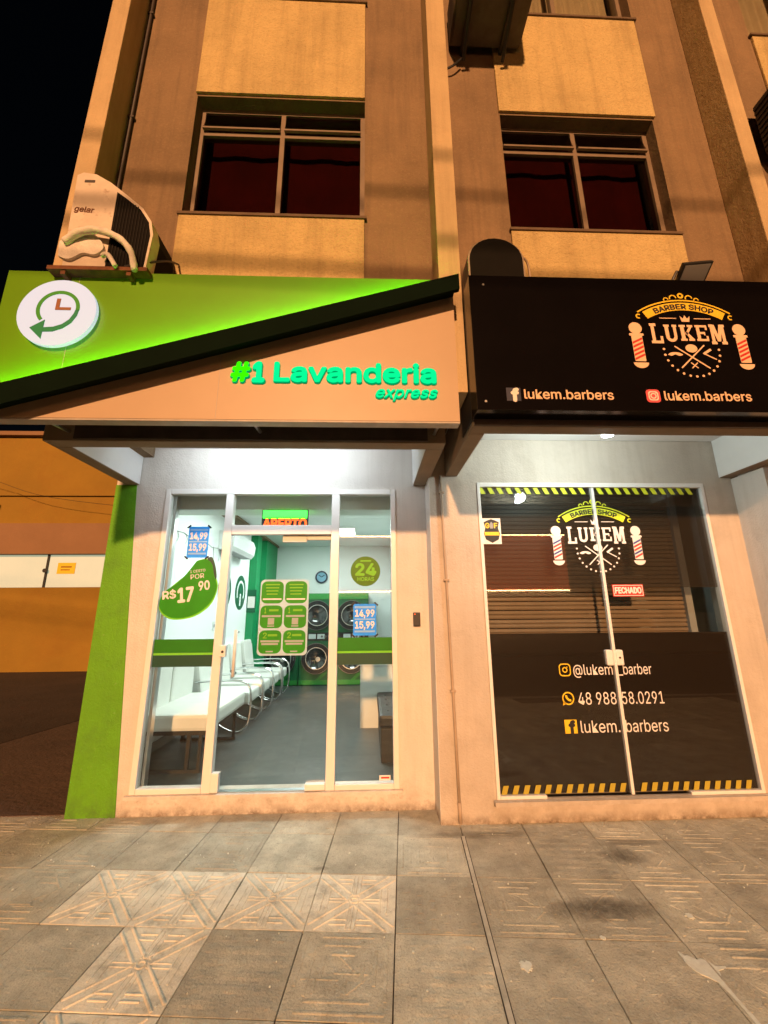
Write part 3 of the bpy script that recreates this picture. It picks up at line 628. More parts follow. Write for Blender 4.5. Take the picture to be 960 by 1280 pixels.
# six-square instruction sheet
t = thing('instruction_sheet', 'pale sheet with six green rounded squares on the glass door', 'poster', (-0.73, GY, 1.16))
def rrect(x0, x1, z0, z1, r, n=5):
    p = []
    for cx, cz, a in ((x1-r, z0+r, -90), (x1-r, z1-r, 0), (x0+r, z1-r, 90), (x0+r, z0+r, 180)):
        p += [(cx+r*math.cos(R(a+90*i/n)), cz+r*math.sin(R(a+90*i/n))) for i in range(n+1)]
    return p
part('sheet', prism(bmesh.new(), rrect(-0.945, -0.525, 1.155, 1.79, 0.035), GY-0.001, GY), 'sheet_pale', t)
for j in range(3):
    for i in range(2):
        xa = -0.935 + i*0.205; za = 1.585 - j*0.207
        q = part('green_square', prism(bmesh.new(), rrect(xa, xa+0.190, za, za+0.19, 0.045), GY-0.0025, GY-0.0012), 'band_green' if False else 'sticker_green', t)
        xc = xa+0.095
        if j == 0:
            for k in range(4): part('text_line', B(xc-0.062+0.004*k, xc+0.062-0.006*k, GY-0.0035, GY-0.0027, za+0.155-0.027*k, za+0.166-0.027*k), 'sticker_lime', q)
            part('text_line', B(xc-0.08, xc+0.08, GY-0.0035, GY-0.0027, za+0.030, za+0.042), 'print_white', q)
        else:
            part('numeral', text_bm(str(j), xa+0.035, xa+0.035+(0.014 if j == 1 else 0.03), za+0.125, 0.045, GY-0.0027, 0.0008, 0.02), 'sticker_lime', q)
            part('text_line', B(xc-0.02, xc+0.06, GY-0.0035, GY-0.0027, za+0.14, za+0.158), 'sticker_lime', q)
            part('text_line', B(xc-0.08, xc+0.08, GY-0.0035, GY-0.0027, za+0.092, za+0.108), 'sheet_pale', q)
            if j == 1:
                part('code_square', B(xc-0.027, xc+0.027, GY-0.0035, GY-0.0027, za+0.03, za+0.084), 'sheet_pale', q)
            else: part('text_line', B(xc-0.07, xc+0.07, GY-0.0035, GY-0.0027, za+0.07, za+0.086), 'sheet_pale', q)
            part('text_line', B(xc-0.03, xc+0.03, GY-0.0035, GY-0.0027, za+0.012, za+0.022), 'sheet_pale', q)
# 24 HORAS
t = thing('hours_sticker', 'round olive 24 hour sticker on the right shop pane', 'sticker', (-0.03, GY, 1.86))
part('disc', prism(bmesh.new(), circ(-0.03, 1.86, 0.132, 40), GY-0.002, GY), 'sticker_olive', t)
part('lettering', text_bm('24', -0.115, 0.06, 1.825, 0.100, GY-0.0022, 0.0015, 0.035), 'sticker_lime', t)
part('lettering', text_bm('HORAS', -0.10, 0.045, 1.775, 0.032, GY-0.0022, 0.001, 0.02), 'sticker_lime', t)
part('text_strip', B(-0.075, 0.02, GY-0.0032, GY-0.0022, 1.945, 1.958), 'sticker_lime', t)
t = thing('maker_label', 'small white label low in the corner of the right shop pane', 'label', (0.13, GY, 0.21))
part('paper', B(0.085, 0.175, GY-0.002, GY, 0.205, 0.24), 'print_white', t)
part('text_strip', B(0.10, 0.165, GY-0.003, GY-0.0021, 0.217, 0.229), 'print_red', t)
# reader box on the wall
t = thing('access_reader', 'small black card reader box on the white wall right of the laundry', 'reader', (0.415, LY, 1.39))
part('body', B(0.383, 0.445, LY-0.028, LY, 1.385, 1.50, bev=0.006), 'black_metal', t)
part('status_light', tube(bmesh.new(), [(0.398, LY-0.0285, 1.485), (0.398, LY-0.031, 1.485)], 0.004, 8), 'led_red', t)

# ================================================================= LAUNDRY INTERIOR
FZ = 0.149
t = thing('waiting_bench', 'white padded bench on dark metal legs nearest the laundry door', 'bench', (-1.8, 4.6, FZ))
part('seat', B(-2.10, -1.42, 4.02, 5.12, 0.49, 0.63, bev=0.03), 'white_vinyl', t)
for k in range(2): part('backrest', B(-2.17, -2.02, 4.02+0.555*k, 4.02+0.555*k+0.545, 0.60, 1.08, bev=0.03), 'white_vinyl', t)
part('seat_frame', B(-2.08, -1.45, 4.05, 5.10, 0.455, 0.49), 'dark_wood', t)
for x in (-2.05, -1.50):
    for y in (4.08, 5.04): part('leg', B(x-0.014, x+0.014, y-0.014, y+0.014, FZ+0.025, 0.455), 'dark_wood', t)
for y in (4.08, 5.04): part('floor_rail', B(-2.07, -1.48, y-0.014, y+0.014, FZ, FZ+0.025), 'dark_wood', t)
part('centre_leg', B(-1.62, -1.59, 4.07, 4.10, FZ+0.025, 0.455), 'dark_wood', t)
def chair():
    t = thing('lounge_chair', 'x', 'chair', (0, 0, 0), 'white chairs with chrome loop arms along the laundry wall')
    part('seat', B(-0.33, 0.33, -0.25, 0.25, 0.30, 0.44, bev=0.03), 'white_vinyl', t)
    bm = B(-0.36, -0.23, -0.25, 0.25, 0.36, 0.92, bev=0.035)
    bmesh.ops.transform(bm, matrix=Matrix.Translation((-0.29,0,0.4)) @ Matrix.Rotation(R(-9), 4, 'Y') @ Matrix.Translation((0.29,0,-0.4)), verts=bm.verts)
    part('backrest', bm, 'white_vinyl', t)
    for s in (-1, 1):
        y = s*0.272; p = [(-0.30, y, 0.56), (-0.05, y, 0.575), (0.22, y, 0.57), (0.34, y, 0.50), (0.365, y, 0.30), (0.34, y, 0.10), (0.24, y, 0.015), (0.08, y, 0.05), (-0.18, y, 0.22)]
        part('loop_arm', tube(bmesh.new(), smooth_path(p, 5), 0.0125, 8), 'chrome', t, True)
    part('cross_tube', tube(bmesh.new(), [(-0.12, -0.272, 0.19), (-0.12, 0.272, 0.19)], 0.011, 8), 'chrome', t, True)
    return t
ch0 = chair()
for i, (yy, lab) in enumerate(((5.55, 'white chair with chrome arms, first behind the padded bench'), (6.15, 'white chair with chrome arms, second behind the padded bench'), (6.75, 'white chair with chrome arms, third behind the padded bench'), (7.40, 'white chair with chrome arms nearest the washing machines'))):
    if i == 0: ch0.location = (-1.76, yy, FZ); ch0['label'] = lab
    else: copy_tree(ch0, (-1.76, yy, FZ), lab)
def washer_stack():
    t = thing('washer_stack', 'x', 'washing machine', (0, 0, 0), 'stacked green washing machines at the back of the laundry')
    part('body', B(-0.335, 0.335, 0.0, 0.68, 0.0, 1.74, bev=0.012), 'machine_green', t)
    part('header', B(-0.33, 0.33, -0.012, 0.0, 1.62, 1.735), 'machine_stripe', t)
    part('control_panel', B(-0.32, 0.32, -0.012, 0.0, 0.83, 0.98), 'machine_black', t)
    part('kick_strip', B(-0.33, 0.33, -0.006, 0.0, 0.02, 0.10), 'machine_stripe', t)
    for k in range(2): part('number_label', B(-0.16+0.17*k, -0.02+0.17*k, -0.018, -0.012, 0.86, 0.95), 'sheet_pale', t)
    part('swoosh', prism(bmesh.new(), [(-0.05, 0.06), (0.02, 0.05), (0.22, 0.24), (0.12, 0.22)], -0.004, -0.0005), 'machine_stripe', t)
    for z in (0.50, 1.31):
        d = part('door', ringarc(bmesh.new(), 0, z, 0.205, 0.285, -0.05, 0.0, 32), 'machine_black', t)
        part('chrome_rim', ringarc(bmesh.new(), 0, z, 0.193, 0.206, -0.060, -0.045, 32), 'bare_metal', d)
        part('outer_rim', ringarc(bmesh.new(), 0, z, 0.278, 0.288, -0.053, -0.0505, 32), 'dark_ring', d)
        bm = bmesh.new(); c = bm.verts.new((0.0, 0.0, z)); rr = []          # dished door glass
        for q, (r, y) in enumerate(((0.07, -0.005), (0.14, -0.018), (0.193, -0.042))):
            rr.append([bm.verts.new((r*math.cos(2*math.pi*i/28), y, z + r*math.sin(2*math.pi*i/28))) for i in range(28)])
        for i in range(28):
            j = (i+1) % 28; bm.faces.new((c, rr[0][i], rr[0][j]))
            for q in (0, 1): bm.faces.new((rr[q][i], rr[q+1][i], rr[q+1][j], rr[q][j]))
        part('door_glass', bm, 'drum', d, True)
        part('latch', B(0.235, 0.262, -0.066, -0.0505, z-0.035, z+0.035, bev=0.004), 'dark_ring', d)
        if z < 1: part('hub', prism(bmesh.new(), circ(0.035, z-0.02, 0.045, 16), -0.030, -0.02), 'bare_metal', d)
    for k in range(3): part('dial', tube(bmesh.new(), [(0.10+0.07*k, -0.012, 0.905), (0.10+0.07*k, -0.026, 0.905)], 0.022, 12), 'dark_ring', t)
    return t
ws0 = washer_stack()
for i, (x, lab) in enumerate(((-1.02, 'green washer stack beneath the wall clock'), (-1.70, 'green washer stack nearest the row of white chairs'), (-0.34, 'green washer stack nearest the white counter'))):
    if i == 0: ws0.location = (x, 8.42, FZ); ws0['label'] = lab
    else: copy_tree(ws0, (x, 8.42, FZ), lab)
t = thing('wall_clock', 'round blue grey wall clock above the washing machines', 'clock', (-1.04, 9.1, 2.27))
part('rim', ringarc(bmesh.new(), -1.04, 2.27, 0.105, 0.135, 9.08, 9.118, 28), 'print_navy', t)
part('face', prism(bmesh.new(), circ(-1.04, 2.27, 0.105, 28), 9.10, 9.118), 'poster_pale', t)
for a in (0.6, 2.5): part('hand', tube(bmesh.new(), [(-1.04, 9.096, 2.27), (-1.04+0.08*math.cos(a), 9.096, 2.27+0.08*math.sin(a))], 0.008, 6), 'print_navy', t)
t = thing('service_counter', 'white service counter behind the dark ottoman', 'counter', (0.17, 5.6, FZ))
part('front_panel', B(-0.105, 0.40, 5.40, 5.43, FZ, 0.86), 'counter_white', t); part('side_panel', B(-0.105, -0.075, 5.431, 6.4, FZ, 0.86), 'counter_white', t)
part('top', B(-0.125, 0.47, 5.38, 6.42, 0.861, 0.895, bev=0.004), 'counter_white', t)
t = thing('ottoman', 'dark tufted ottoman bench by the right shop pane', 'ottoman', (0.29, 4.8, FZ))
part('base', B(0.115, 0.47, 4.21, 5.36, FZ, 0.44, bev=0.008), 'dark_wood', t)
cs = part('cushion', B(0.10, 0.474, 4.19, 5.37, 0.442, 0.56, bev=0.03), 'dark_leather', t)
for i in range(2):
    for j in range(4): part('button', tube(bmesh.new(), [(0.19+0.17*i, 4.36+0.26*j, 0.555), (0.19+0.17*i, 4.36+0.26*j, 0.566)], [0.016, 0.008], 10), 'print_black', cs)
t = thing('split_air_conditioner', 'white indoor air conditioner high on the laundry side wall', 'air conditioner', (-2.05, 6.0, 2.3))
bm = bmesh.new(); pr = [(0.0, 0.02), (0.17, 0.0), (0.22, 0.06), (0.235, 0.20), (0.20, 0.29), (0.0, 0.30)]
v1 = [bm.verts.new((-2.188+a, 5.95, 2.40+b)) for a, b in pr]; v2 = [bm.verts.new((-2.188+a, 7.05, 2.40+b)) for a, b in pr]
bm.faces.new(v1); bm.faces.new(v2[::-1])
for i in range(6): bm.faces.new((v1[i], v2[i], v2[(i+1)%6], v1[(i+1)%6]))
part('casing', bm, 'plastic_white', t)
part('air_slot', B(-2.15, -2.0, 6.02, 6.98, 2.392, 2.3995), 'plastic_grey', t)
for i, (y, lab, sc_) in enumerate(((6.38, 'large green oval decal on the laundry wall nearest the door', 1.0), (7.16, 'large green oval decal on the laundry wall below the air conditioner', 1.0))):
    t = thing('oval_decal', lab, 'decal', (-2.18, y, 1.8), 'oval decals on the laundry wall'); bm = bmesh.new()
    for nm, r0, r1, m, dx in (('disc', 0, 0.29, 'shop_green_dark', 0.001), ('ring', 0.16, 0.20, 'inner_white', 0.003), ('stem', 0, 0, 'inner_white', 0.003)):
        bm = bmesh.new()
        if nm == 'stem': box(bm, -2.187, -2.185, y-0.03, y+0.03, 1.63, 1.83)
        else:
            if r0 == 0: pts = circ(y, 1.85, r1, 32); prism(bm, pts, -2.189, -2.189+dx)
            else: ringarc(bm, y, 1.85, r0, r1, -2.1875, -2.1855, 32, R(-30), R(210))
            for v in bm.verts: v.co = Vector((v.co.y, v.co.x, v.co.z))
        part(nm, bm, m, t)
t = thing('notice_frame', 'small framed notice on the green column', 'notice', (-1.85, 6.74, 1.7))
part('board', B(-2.188, -2.03, 7.565, 7.579, 1.52, 1.92), 'shop_green_dark', t); part('paper', B(-2.17, -2.045, 7.561, 7.5645, 1.60, 1.80), 'print_white', t)
t = thing('wall_switch', 'small white light switch on the laundry side wall', 'switch', (-2.18, 5.3, 1.3))
part('plate', B(-2.189, -2.18, 6.0, 6.08, 1.28, 1.40), 'plastic_white', t); part('rocker', B(-2.18, -2.175, 6.025, 6.055, 1.32, 1.36), 'plastic_grey', t)
t = thing('louvre_shutter', 'pale louvred cabinet door on the right laundry wall', 'shutter', (0.45, 6.6, 1.2))
part('frame', B(0.44, 0.479, 6.45, 7.6, 0.9, 2.0), 'plastic_white', t)
for k in range(16): part('slat', B(0.425, 0.4395, 6.5, 7.55, 0.95+k*0.064, 0.985+k*0.064), 'counter_white', t)
# LED open sign in the transom
t = thing('open_sign', 'glowing green and red open sign hanging in the laundry transom', 'sign', (-0.80, LY+0.11, 2.3))
SY = LY+0.11
part('board', B(-1.0, -0.57, SY, SY+0.03, 2.24, 2.45), 'black_metal', t)
part('light_panel', B(-0.99, -0.58, SY-0.004, SY-0.0005, 2.365, 2.44), 'led_panel_green', t)
part('added_glow', B(-0.97, -0.60, SY+0.0305, SY+0.034, 2.30, 2.43), 'added_green_glow', t)  # glow added behind the board to throw green onto the box
part('dots', B(-0.97, -0.60, SY-0.006, SY-0.0045, 2.370, 2.377), 'sticker_lime', t)
part('lettering', text_bm('ABERTO', -0.985, -0.585, 2.268, 0.09, SY-0.0005, 0.003, 0.03), 'led_red', t)
for x in (-0.95, -0.62): part('hanger', tube(bmesh.new(), [(x, SY+0.015, 2.42), (x, SY+0.015, 2.49)], 0.003, 6), 'bare_metal', t)
# tangled string of lights along the inner wall
t = thing('string_lights', 'thin string of unlit icicle lights along the top of the laundry wall', 'string lights', (-2.18, 4.5, 2.4))
pts = [(-2.184, 3.95+0.22*i, 2.42+0.02*math.sin(i*2.1)) for i in range(12)]
part('cord', tube(bmesh.new(), pts, 0.004, 5), 'plastic_grey', t)
for i in range(11):
    y = 4.0+0.22*i; l = 0.10+0.16*random.random()
    part('strand', tube(bmesh.new(), smooth_path([(-2.183, y, 2.42), (-2.18, y+0.03, 2.42-l*.5), (-2.182, y+0.01*random.uniform(-3,3), 2.42-l)], 3), 0.003, 4), 'plastic_grey', t)
# ceiling lamps (lit)
for i, (x, y, lab) in enumerate(((-0.85, 5.2, 'lit square ceiling panel over the chairs in the laundry'), (-0.85, 7.3, 'lit square ceiling panel near the washing machines'))):
    t = thing('ceiling_lamp', lab, 'lamp', (x, y, 2.95), 'lit ceiling panels in the laundry')
    part('frame', B(x-0.62, x+0.62, y-0.32, y+0.32, 2.935, 2.9595), 'aluminium', t)
    part('diffuser', B(x-0.59, x+0.59, y-0.29, y+0.29, 2.928, 2.9345), 'lamp_white', t)
    ld = bpy.data.lights.new('panel_light', 'AREA'); ld.shape = 'RECTANGLE'; ld.size = 1.15; ld.size_y = 0.55; ld.energy = 40; ld.color = (0.88, 1.0, 0.97)
    lo = bpy.data.objects.new('panel_light', ld); C.objects.link(lo); lo.location = (x, y, 2.92); lo.parent = t; lo.matrix_parent_inverse = Matrix.Translation(-t.location)
# soffit lamp over the laundry door, hidden behind the front beam
t = thing('soffit_lamp', 'white tube lamp under the canopy over the laundry door', 'lamp', (-0.85, 2.85, 2.98))
part('housing', B(-1.55, -0.15, 3.03, 3.09, 2.985, 3.013), 'aluminium', t)
part('tube', tube(bmesh.new(), [(-1.52, 3.06, 2.968), (-0.18, 3.06, 2.968)], 0.014, 10), 'lamp_white', t, True)
ld = bpy.data.lights.new('tube_light', 'AREA'); ld.shape = 'RECTANGLE'; ld.size = 1.35; ld.size_y = 0.04; ld.energy = 15; ld.color = (0.78, 0.90, 1.0)
lo = bpy.data.objects.new('tube_light', ld); C.objects.link(lo); lo.location = (-0.85, 3.06, 2.95); lo.rotation_euler = (R(78), 0, 0); lo.parent = t; lo.matrix_parent_inverse = Matrix.Translation(-t.location)

# ================================================================= BARBER STOREFRONT
bs = thing('glass_storefront', 'dark film covered glass double door of the closed barber shop', 'storefront', (1.97, BY, 0.15))
def fb(name, x0, x1, z0, z1, ya=BY-0.010, yb=BY+0.05, m='aluminium'): return part(name, B(x0, x1, ya, yb, z0, z1, bev=0.003), m, bs)
fb('jamb', 0.946, 0.972, 0.156, 2.604); fb('jamb', 2.966, 2.994, 0.156, 2.604); fb('head_rail', 0.9725, 2.9655, 2.565, 2.604)
fb('bottom_rail', 0.9725, 1.32, 0.156, 0.178); fb('bottom_rail', 2.42, 2.9655, 0.156, 0.178)
part('track', B(1.321, 2.419, BY, BY+0.04, 0.155, 0.165), 'bare_metal', bs)
fb('door_edge', 1.964, 1.988, 0.168, 2.562, BY-0.006, BY+0.03, 'aluminium')
PY = BY + 0.012
for a, b in ((0.973, 1.9665), (1.9855, 2.965)):
    part('pane', B(a, b, PY, PY+0.008, 0.18, 2.564), 'clear_glass', bs)
    part('film_lower', B(a, b, PY+0.0095, PY+0.0105, 0.181, 1.325), 'black_film', bs)
    part('film_upper', B(a, b, PY+0.0095, PY+0.0105, 1.69, 2.563), 'smoke_film', bs)
lk = part('lock', B(1.905, 1.962, BY-0.012, BY+0.03, 1.075, 1.195, bev=0.012), 'aluminium', bs); lk2 = part('lock', B(1.986, 2.045, BY-0.012, BY+0.03, 1.075, 1.195, bev=0.012), 'aluminium', bs)
part('keyhole', tube(bmesh.new(), [(2.012, BY-0.016, 1.135), (2.012, BY-0.012, 1.135)], 0.008, 10), 'ac_dark', lk2)
# hazard stripes printed along top and bottom of the film
def stripes(z0, z1, lean, m):
    x = 0.985
    while x < 2.93:
        if not (1.93 < x < 1.985): part('hazard_stripe', prism(bmesh.new(), [(x, z0), (x+0.040, z0), (x+0.040+lean, z1), (x+lean, z1)], PY-0.0022, PY-0.0008), m, bs)
        x += 0.0815
stripes(2.505, 2.563, -0.028, 'print_lime'); stripes(0.182, 0.240, 0.02, 'print_dull')
# roller shutter behind the glass
rs = thing('roller_shutter', 'closed metal roller shutter behind the barber shop glass', 'shutter', (1.97, BY+0.3, 0.15))
sl = bmesh.new(); n = 8; prof = [(0.0, 0.0), (-0.014, 0.003), (-0.017, 0.016), (-0.016, 0.030), (-0.004, 0.034), (-0.004, 0.040), (-0.018, 0.044), (-0.017, 0.068), (0.0, 0.072)]
A = [sl.verts.new((1.0-0.05, y, z)) for y, z in prof]; Bv = [sl.verts.new((2.80, y, z)) for y, z in prof]
for i in range(n): sl.faces.new((A[i], Bv[i], Bv[i+1], A[i+1]))
c0, c1 = sl.verts.new((0.95, 0.012, 0.072)), sl.verts.new((2.80, 0.012, 0.072)); sl.faces.new((A[n], Bv[n], c1, c0))
slm = mesh_of(sl, 'slat', 'shutter')
for k in range(32):
    o = link('slat', slm, rs); o.location = (0, BY+0.24, 0.152+0.0755*k)
    o.matrix_parent_inverse = Matrix.Translation(-rs.location)
part('guide_rail', B(2.80, 2.86, BY+0.19, BY+0.29, 0.152, 2.6), 'plastic_grey', rs)

# ---- artwork shared by the barber sign and the glass
def slab_letters(cx, z0, wtot, h, y0, y1):
    """LUKEM in slab-serif capitals"""
    bm = bmesh.new(); gap = 0.016; ws = [0.19, 0.21, 0.22, 0.19, 0.25]; k = (wtot-4*gap)/sum(ws); x = cx-wtot/2
    hs = [1.0, 0.80, 0.80, 0.80, 1.0]
    for ch, w_, hh in zip('LUKEM', ws, hs):
        w_ *= k; H = h*hh; zb = z0 + (h-H)*0.75 if ch in 'UKE' else z0
        s = w_*0.27; t_ = H*0.13; a, b = x, x+w_
        def r(xa, xb, za, zb_): prism(bm, [(xa, za), (xb, za), (xb, zb_), (xa, zb_)], y0, y1)
        if ch == 'L':
            r(a+w_*.10, a+w_*.10+s, zb+t_, zb+H-t_); r(a, a+w_*.55, zb+H-t_, zb+H); r(a, b, zb, zb+t_); r(b-s*.75, b, zb+t_, zb+H*.36)
        elif ch == 'U':
            r(a+w_*.07, a+w_*.07+s, zb+H*.22, zb+H-t_); r(b-w_*.07-s*.8, b-w_*.07, zb+H*.22, zb+H-t_); r(a, a+w_*.42, zb+H-t_, zb+H); r(b-w_*.36, b, zb+H-t_, zb+H)
            ringarc(bm, (a+b)/2, zb+H*.22+0.001, w_*.18, w_*.42, y0, y1, 10, math.pi, 2*math.pi)
        elif ch == 'K':
            r(a+w_*.08, a+w_*.08+s, zb+t_, zb+H-t_); r(a, a+w_*.46, zb+H-t_, zb+H); r(a, a+w_*.46, zb, zb+t_)
            prism(bm, [(a+w_*.36, zb+H*.42), (a+w_*.52, zb+H*.36), (b-w_*.06, zb+H-t_), (b-w_*.26, zb+H-t_)], y0, y1)
            prism(bm, [(a+w_*.50, zb+H*.60), (a+w_*.40, zb+H*.52), (b-w_*.34, zb+t_), (b-w_*.04, zb+t_)], y0, y1)
            r(b-w_*.40, b, zb+H-t_, zb+H); r(b-w_*.42, b, zb, zb+t_)
        elif ch == 'E':
            r(a+w_*.08, a+w_*.08+s, zb+t_, zb+H-t_); r(a, b, zb+H-t_, zb+H); r(a, b, zb, zb+t_); r(a+w_*.08+s, b-w_*.22, zb+H*.44, zb+H*.57)
            r(b-s*.6, b, zb+t_, zb+H*.32); r(b-s*.6, b, zb+H*.70, zb+H-t_); r(b-w_*.32, b-w_*.22, zb+H*.36, zb+H*.44)
        elif ch == 'M':
            q = s*.72
            r(a+w_*.06, a+w_*.06+q, zb+t_, zb+H-t_); r(b-w_*.06-q, b-w_*.06, zb+t_, zb+H-t_); r(a, a+w_*.34, zb, zb+t_); r(b-w_*.34, b, zb, zb+t_)
            r(a, a+w_*.26, zb+H-t_, zb+H); r(b-w_*.26, b, zb+H-t_, zb+H); m_ = (a+b)/2
            prism(bm, [(m_-q*.5, zb+H*.14), (m_+q*.5, zb+H*.14), (a+w_*.06+q*1.5, zb+H-t_*.1), (a+w_*.06+q*.3, zb+H-t_*.1)], y0-0.0003, y1-0.0003)
            prism(bm, [(m_-q*.5, zb+H*.14), (m_+q*.5, zb+H*.14), (b-w_*.06-q*.3, zb+H-t_*.1), (b-w_*.06-q*1.5, zb+H-t_*.1)], y0-0.0006, y1-0.0006)
        x += w_+gap
    return bm
def logo(par, cx, z, y, mY, mW, pole):
    """barber crest; z is the foot of the LUKEM word"""
    f, bk = y-0.0020, y-0.0004
    # arched banner
    Rr = 0.52; cz = z+0.285-Rr
    bn = part('banner', ringarc(bmesh.new(), cx, cz, Rr-0.028, Rr+0.032, f, bk, 24, R(90-31), R(90+31)), mY, par)
    part('banner_line', ringarc(bmesh.new(), cx, cz, Rr+0.044, Rr+0.054, f, bk, 24, R(90-34), R(90+34)), mY, par)
    part('lettering', text_bm('BARBER SHOP', cx-0.20, cx+0.20, z+0.266, 0.038, y-0.0022, 0.0008, 0.035, arc=Rr-0.017), 'print_black', bn)
    for s in (-1, 1):
        part('scroll', ringarc(bmesh.new(), cx+s*0.315, z+0.185+0.02, 0.010, 0.019, f, bk, 12, R(40), R(300)), mY, par)
        part('scroll', ringarc(bmesh.new(), cx+s*0.055, z+0.352, 0.018, 0.026, f, bk, 14, R(0), R(200)), mY, par)
        part('scroll', ringarc(bmesh.new(), cx+s*0.105, z+0.338, 0.012, 0.019, f, bk, 14, R(0), R(220)), mY, par)
        part('rule', B(cx+s*0.06, cx+s*0.175, f, bk, z+0.190, z+0.195), mW, par)
    part('crest', ringarc(bmesh.new(), cx, z+0.372, 0.010, 0.022, f, bk, 12), mY, par)
    part('crown', prism(bmesh.new(), [(cx-0.026, z+0.168), (cx+0.026, z+0.168), (cx+0.034, z+0.212), (cx+0.014, z+0.190), (cx, z+0.218), (cx-0.014, z+0.190), (cx-0.034, z+0.212)], f, bk), mW, par)
    part('lettering', slab_letters(cx, z, 0.51, 0.150, f, bk), mW, par)
    # ring of dots
    c0 = z-0.055; r = 0.185
    for i in range(15):
        a = R(176 + (364-176)*i/14); part('dot', prism(bmesh.new(), circ(cx+r*math.cos(a), c0+r*math.sin(a), 0.0085, 10), f, bk), mW, par)
    def stick(x0, z0, x1, z1, wd=0.009, k=0.0):
        d = Vector((x1-x0, z1-z0)).normalized(); p = Vector((-d.y, d.x))*wd/2
        part('tool', prism(bmesh.new(), [(x0+p.x, z0+p.y), (x0-p.x, z0-p.y), (x1-p.x, z1-p.y), (x1+p.x, z1+p.y)], f-k, bk-k), mW, par)
    cc = z-0.095
    stick(cx-0.11, cc+0.075, cx+0.10, cc-0.085); stick(cx+0.09, cc+0.085, cx-0.09, cc-0.085, k=0.0004)
    stick(cx+0.075, cc+0.02, cx+0.13, cc+0.055, 0.016); stick(cx+0.078, cc+0.022, cx+0.155, cc-0.02, 0.008, 0.0004)
    stick(cx-0.02, cc-0.085, cx+0.022, cc-0.045, 0.007); stick(cx+0.02, cc-0.085, cx-0.022, cc-0.045, 0.007, 0.0004)
    part('head', prism(bmesh.new(), circ(cx, z-0.035, 0.040, 20, rz=0.030), f-0.0008, bk-0.0008), mW, par)
    part('moustache', prism(bmesh.new(), blob([(cx-0.165, cc+0.012), (cx-0.14, cc+0.004), (cx-0.115, cc+0.014), (cx-0.09, cc+0.004), (cx-0.065, cc+0.012), (cx-0.085, cc+0.026), (cx-0.115, cc+0.030), (cx-0.145, cc+0.026)], 3), f, bk), mW, par)
    for s in (-1, 1):
        px = cx+s*0.352; zt, zb = z+0.10, z-0.19
        q = part('barber_pole', prism(bmesh.new(), rrect(px-0.036, px+0.036, zb+0.055, zt-0.035, 0.006), f, bk), mW, par)
        part('globe', prism(bmesh.new(), circ(px, zt+0.012, 0.044, 18), f, bk), mW, q)
        part('cap', prism(bmesh.new(), rrect(px-0.048, px+0.048, zt-0.046, zt-0.028, 0.006), f-0.0004, bk-0.0004), mW, q)
        part('cap', prism(bmesh.new(), circ(px, zb+0.045, 0.05, 18, math.pi, 2*math.pi, rz=0.040), f-0.0004, bk-0.0004), mW, q)
        zz = zb+0.062; k = 0
        while zz < zt-0.085:
            part('pole_stripe', prism(bmesh.new(), [(px-0.034, zz), (px+0.034, zz+0.034), (px+0.034, zz+0.050), (px-0.034, zz+0.016)], f-0.0006, bk-0.0011), pole[k % len(pole)], q); zz += 0.030; k += 1
g = thing('glass_crest', 'white and lime barber crest printed on the barber shop glass', 'decal', (1.965, PY, 2.06))
logo(g, 1.965, 2.062, PY-0.0005, 'print_lime', 'print_white', ('print_red', 'print_blue', 'print_red'))
def icon_camera(par, x, z, s, y, m, fill=None):
    if fill: part('tile', prism(bmesh.new(), rrect(x, x+s, z, z+s, s*.25), y-0.0015, y-0.0003), fill, par); y -= 0.0015; i0 = s*.14
    else: i0 = 0
    bm = bmesh.new(); a = rrect(x+i0, x+s-i0, z+i0, z+s-i0, (s-2*i0)*.28); e = s*.085; b = rrect(x+i0+e, x+s-i0-e, z+i0+e, z+s-i0-e, (s-2*i0)*.22); n = len(a)
    V = [[bm.verts.new((p[0], yy, p[1])) for p in q] for q in (a, b) for yy in (y-0.0016, y-0.0004)]
    for i in range(n):
        j = (i+1) % n
        bm.faces.new((V[0][i], V[0][j], V[2][j], V[2][i])); bm.faces.new((V[0][i], V[1][i], V[1][j], V[0][j])); bm.faces.new((V[2][i], V[2][j], V[3][j], V[3][i]))
    part('icon_outline', bm, m, par); c = s*.5
    part('icon_lens', ringarc(bmesh.new(), x+c, z+c, s*.14, s*.225, y-0.0016, y-0.0004, 18), m, par)
    part('icon_dot', prism(bmesh.new(), circ(x+s*.70, z+s*.72, s*.05, 8), y-0.0016, y-0.0004), m, par)
def contact(label, body, x0, x1, zb, h, y, mtxt, off=0.0):
    t = thing('contact_line', label, 'lettering', (x0, y, zb), 'contact lines printed on the barber shop glass')
    a, b = body.split('|')
    part('lettering', text_bm(a, x0, 1.950, zb, h, y-0.0004, 0.0014, off), mtxt, t); part('lettering', text_bm(b, 1.996, x1, zb, h, y-0.0004, 0.0014, off), mtxt, t); return t
t = contact('photo app handle printed below the barber shop lock', '@lukem|_barber', 1.63, 2.27, 1.006, 0.078, PY-0.0005, 'print_white'); icon_camera(t, 1.515, 0.998, 0.095, PY-0.0005, 'print_yellow')
t = contact('phone number line printed on the barber shop glass', '48 988|58.0291', 1.645, 2.335, 0.788, 0.088, PY-0.0005, 'print_white')
part('icon_ring', ringarc(bmesh.new(), 1.565, 0.835, 0.038, 0.048, PY-0.0022, PY-0.0009, 24), 'print_yellow', t)
part('icon_tail', prism(bmesh.new(), [(1.518, 0.785), (1.548, 0.795), (1.526, 0.815)], PY-0.0022, PY-0.0009), 'print_yellow', t)
part('icon_handset', ringarc(bmesh.new(), 1.585, 0.855, 0.026, 0.042, PY-0.0022, PY-0.0009, 10, R(175), R(275)), 'print_yellow', t)
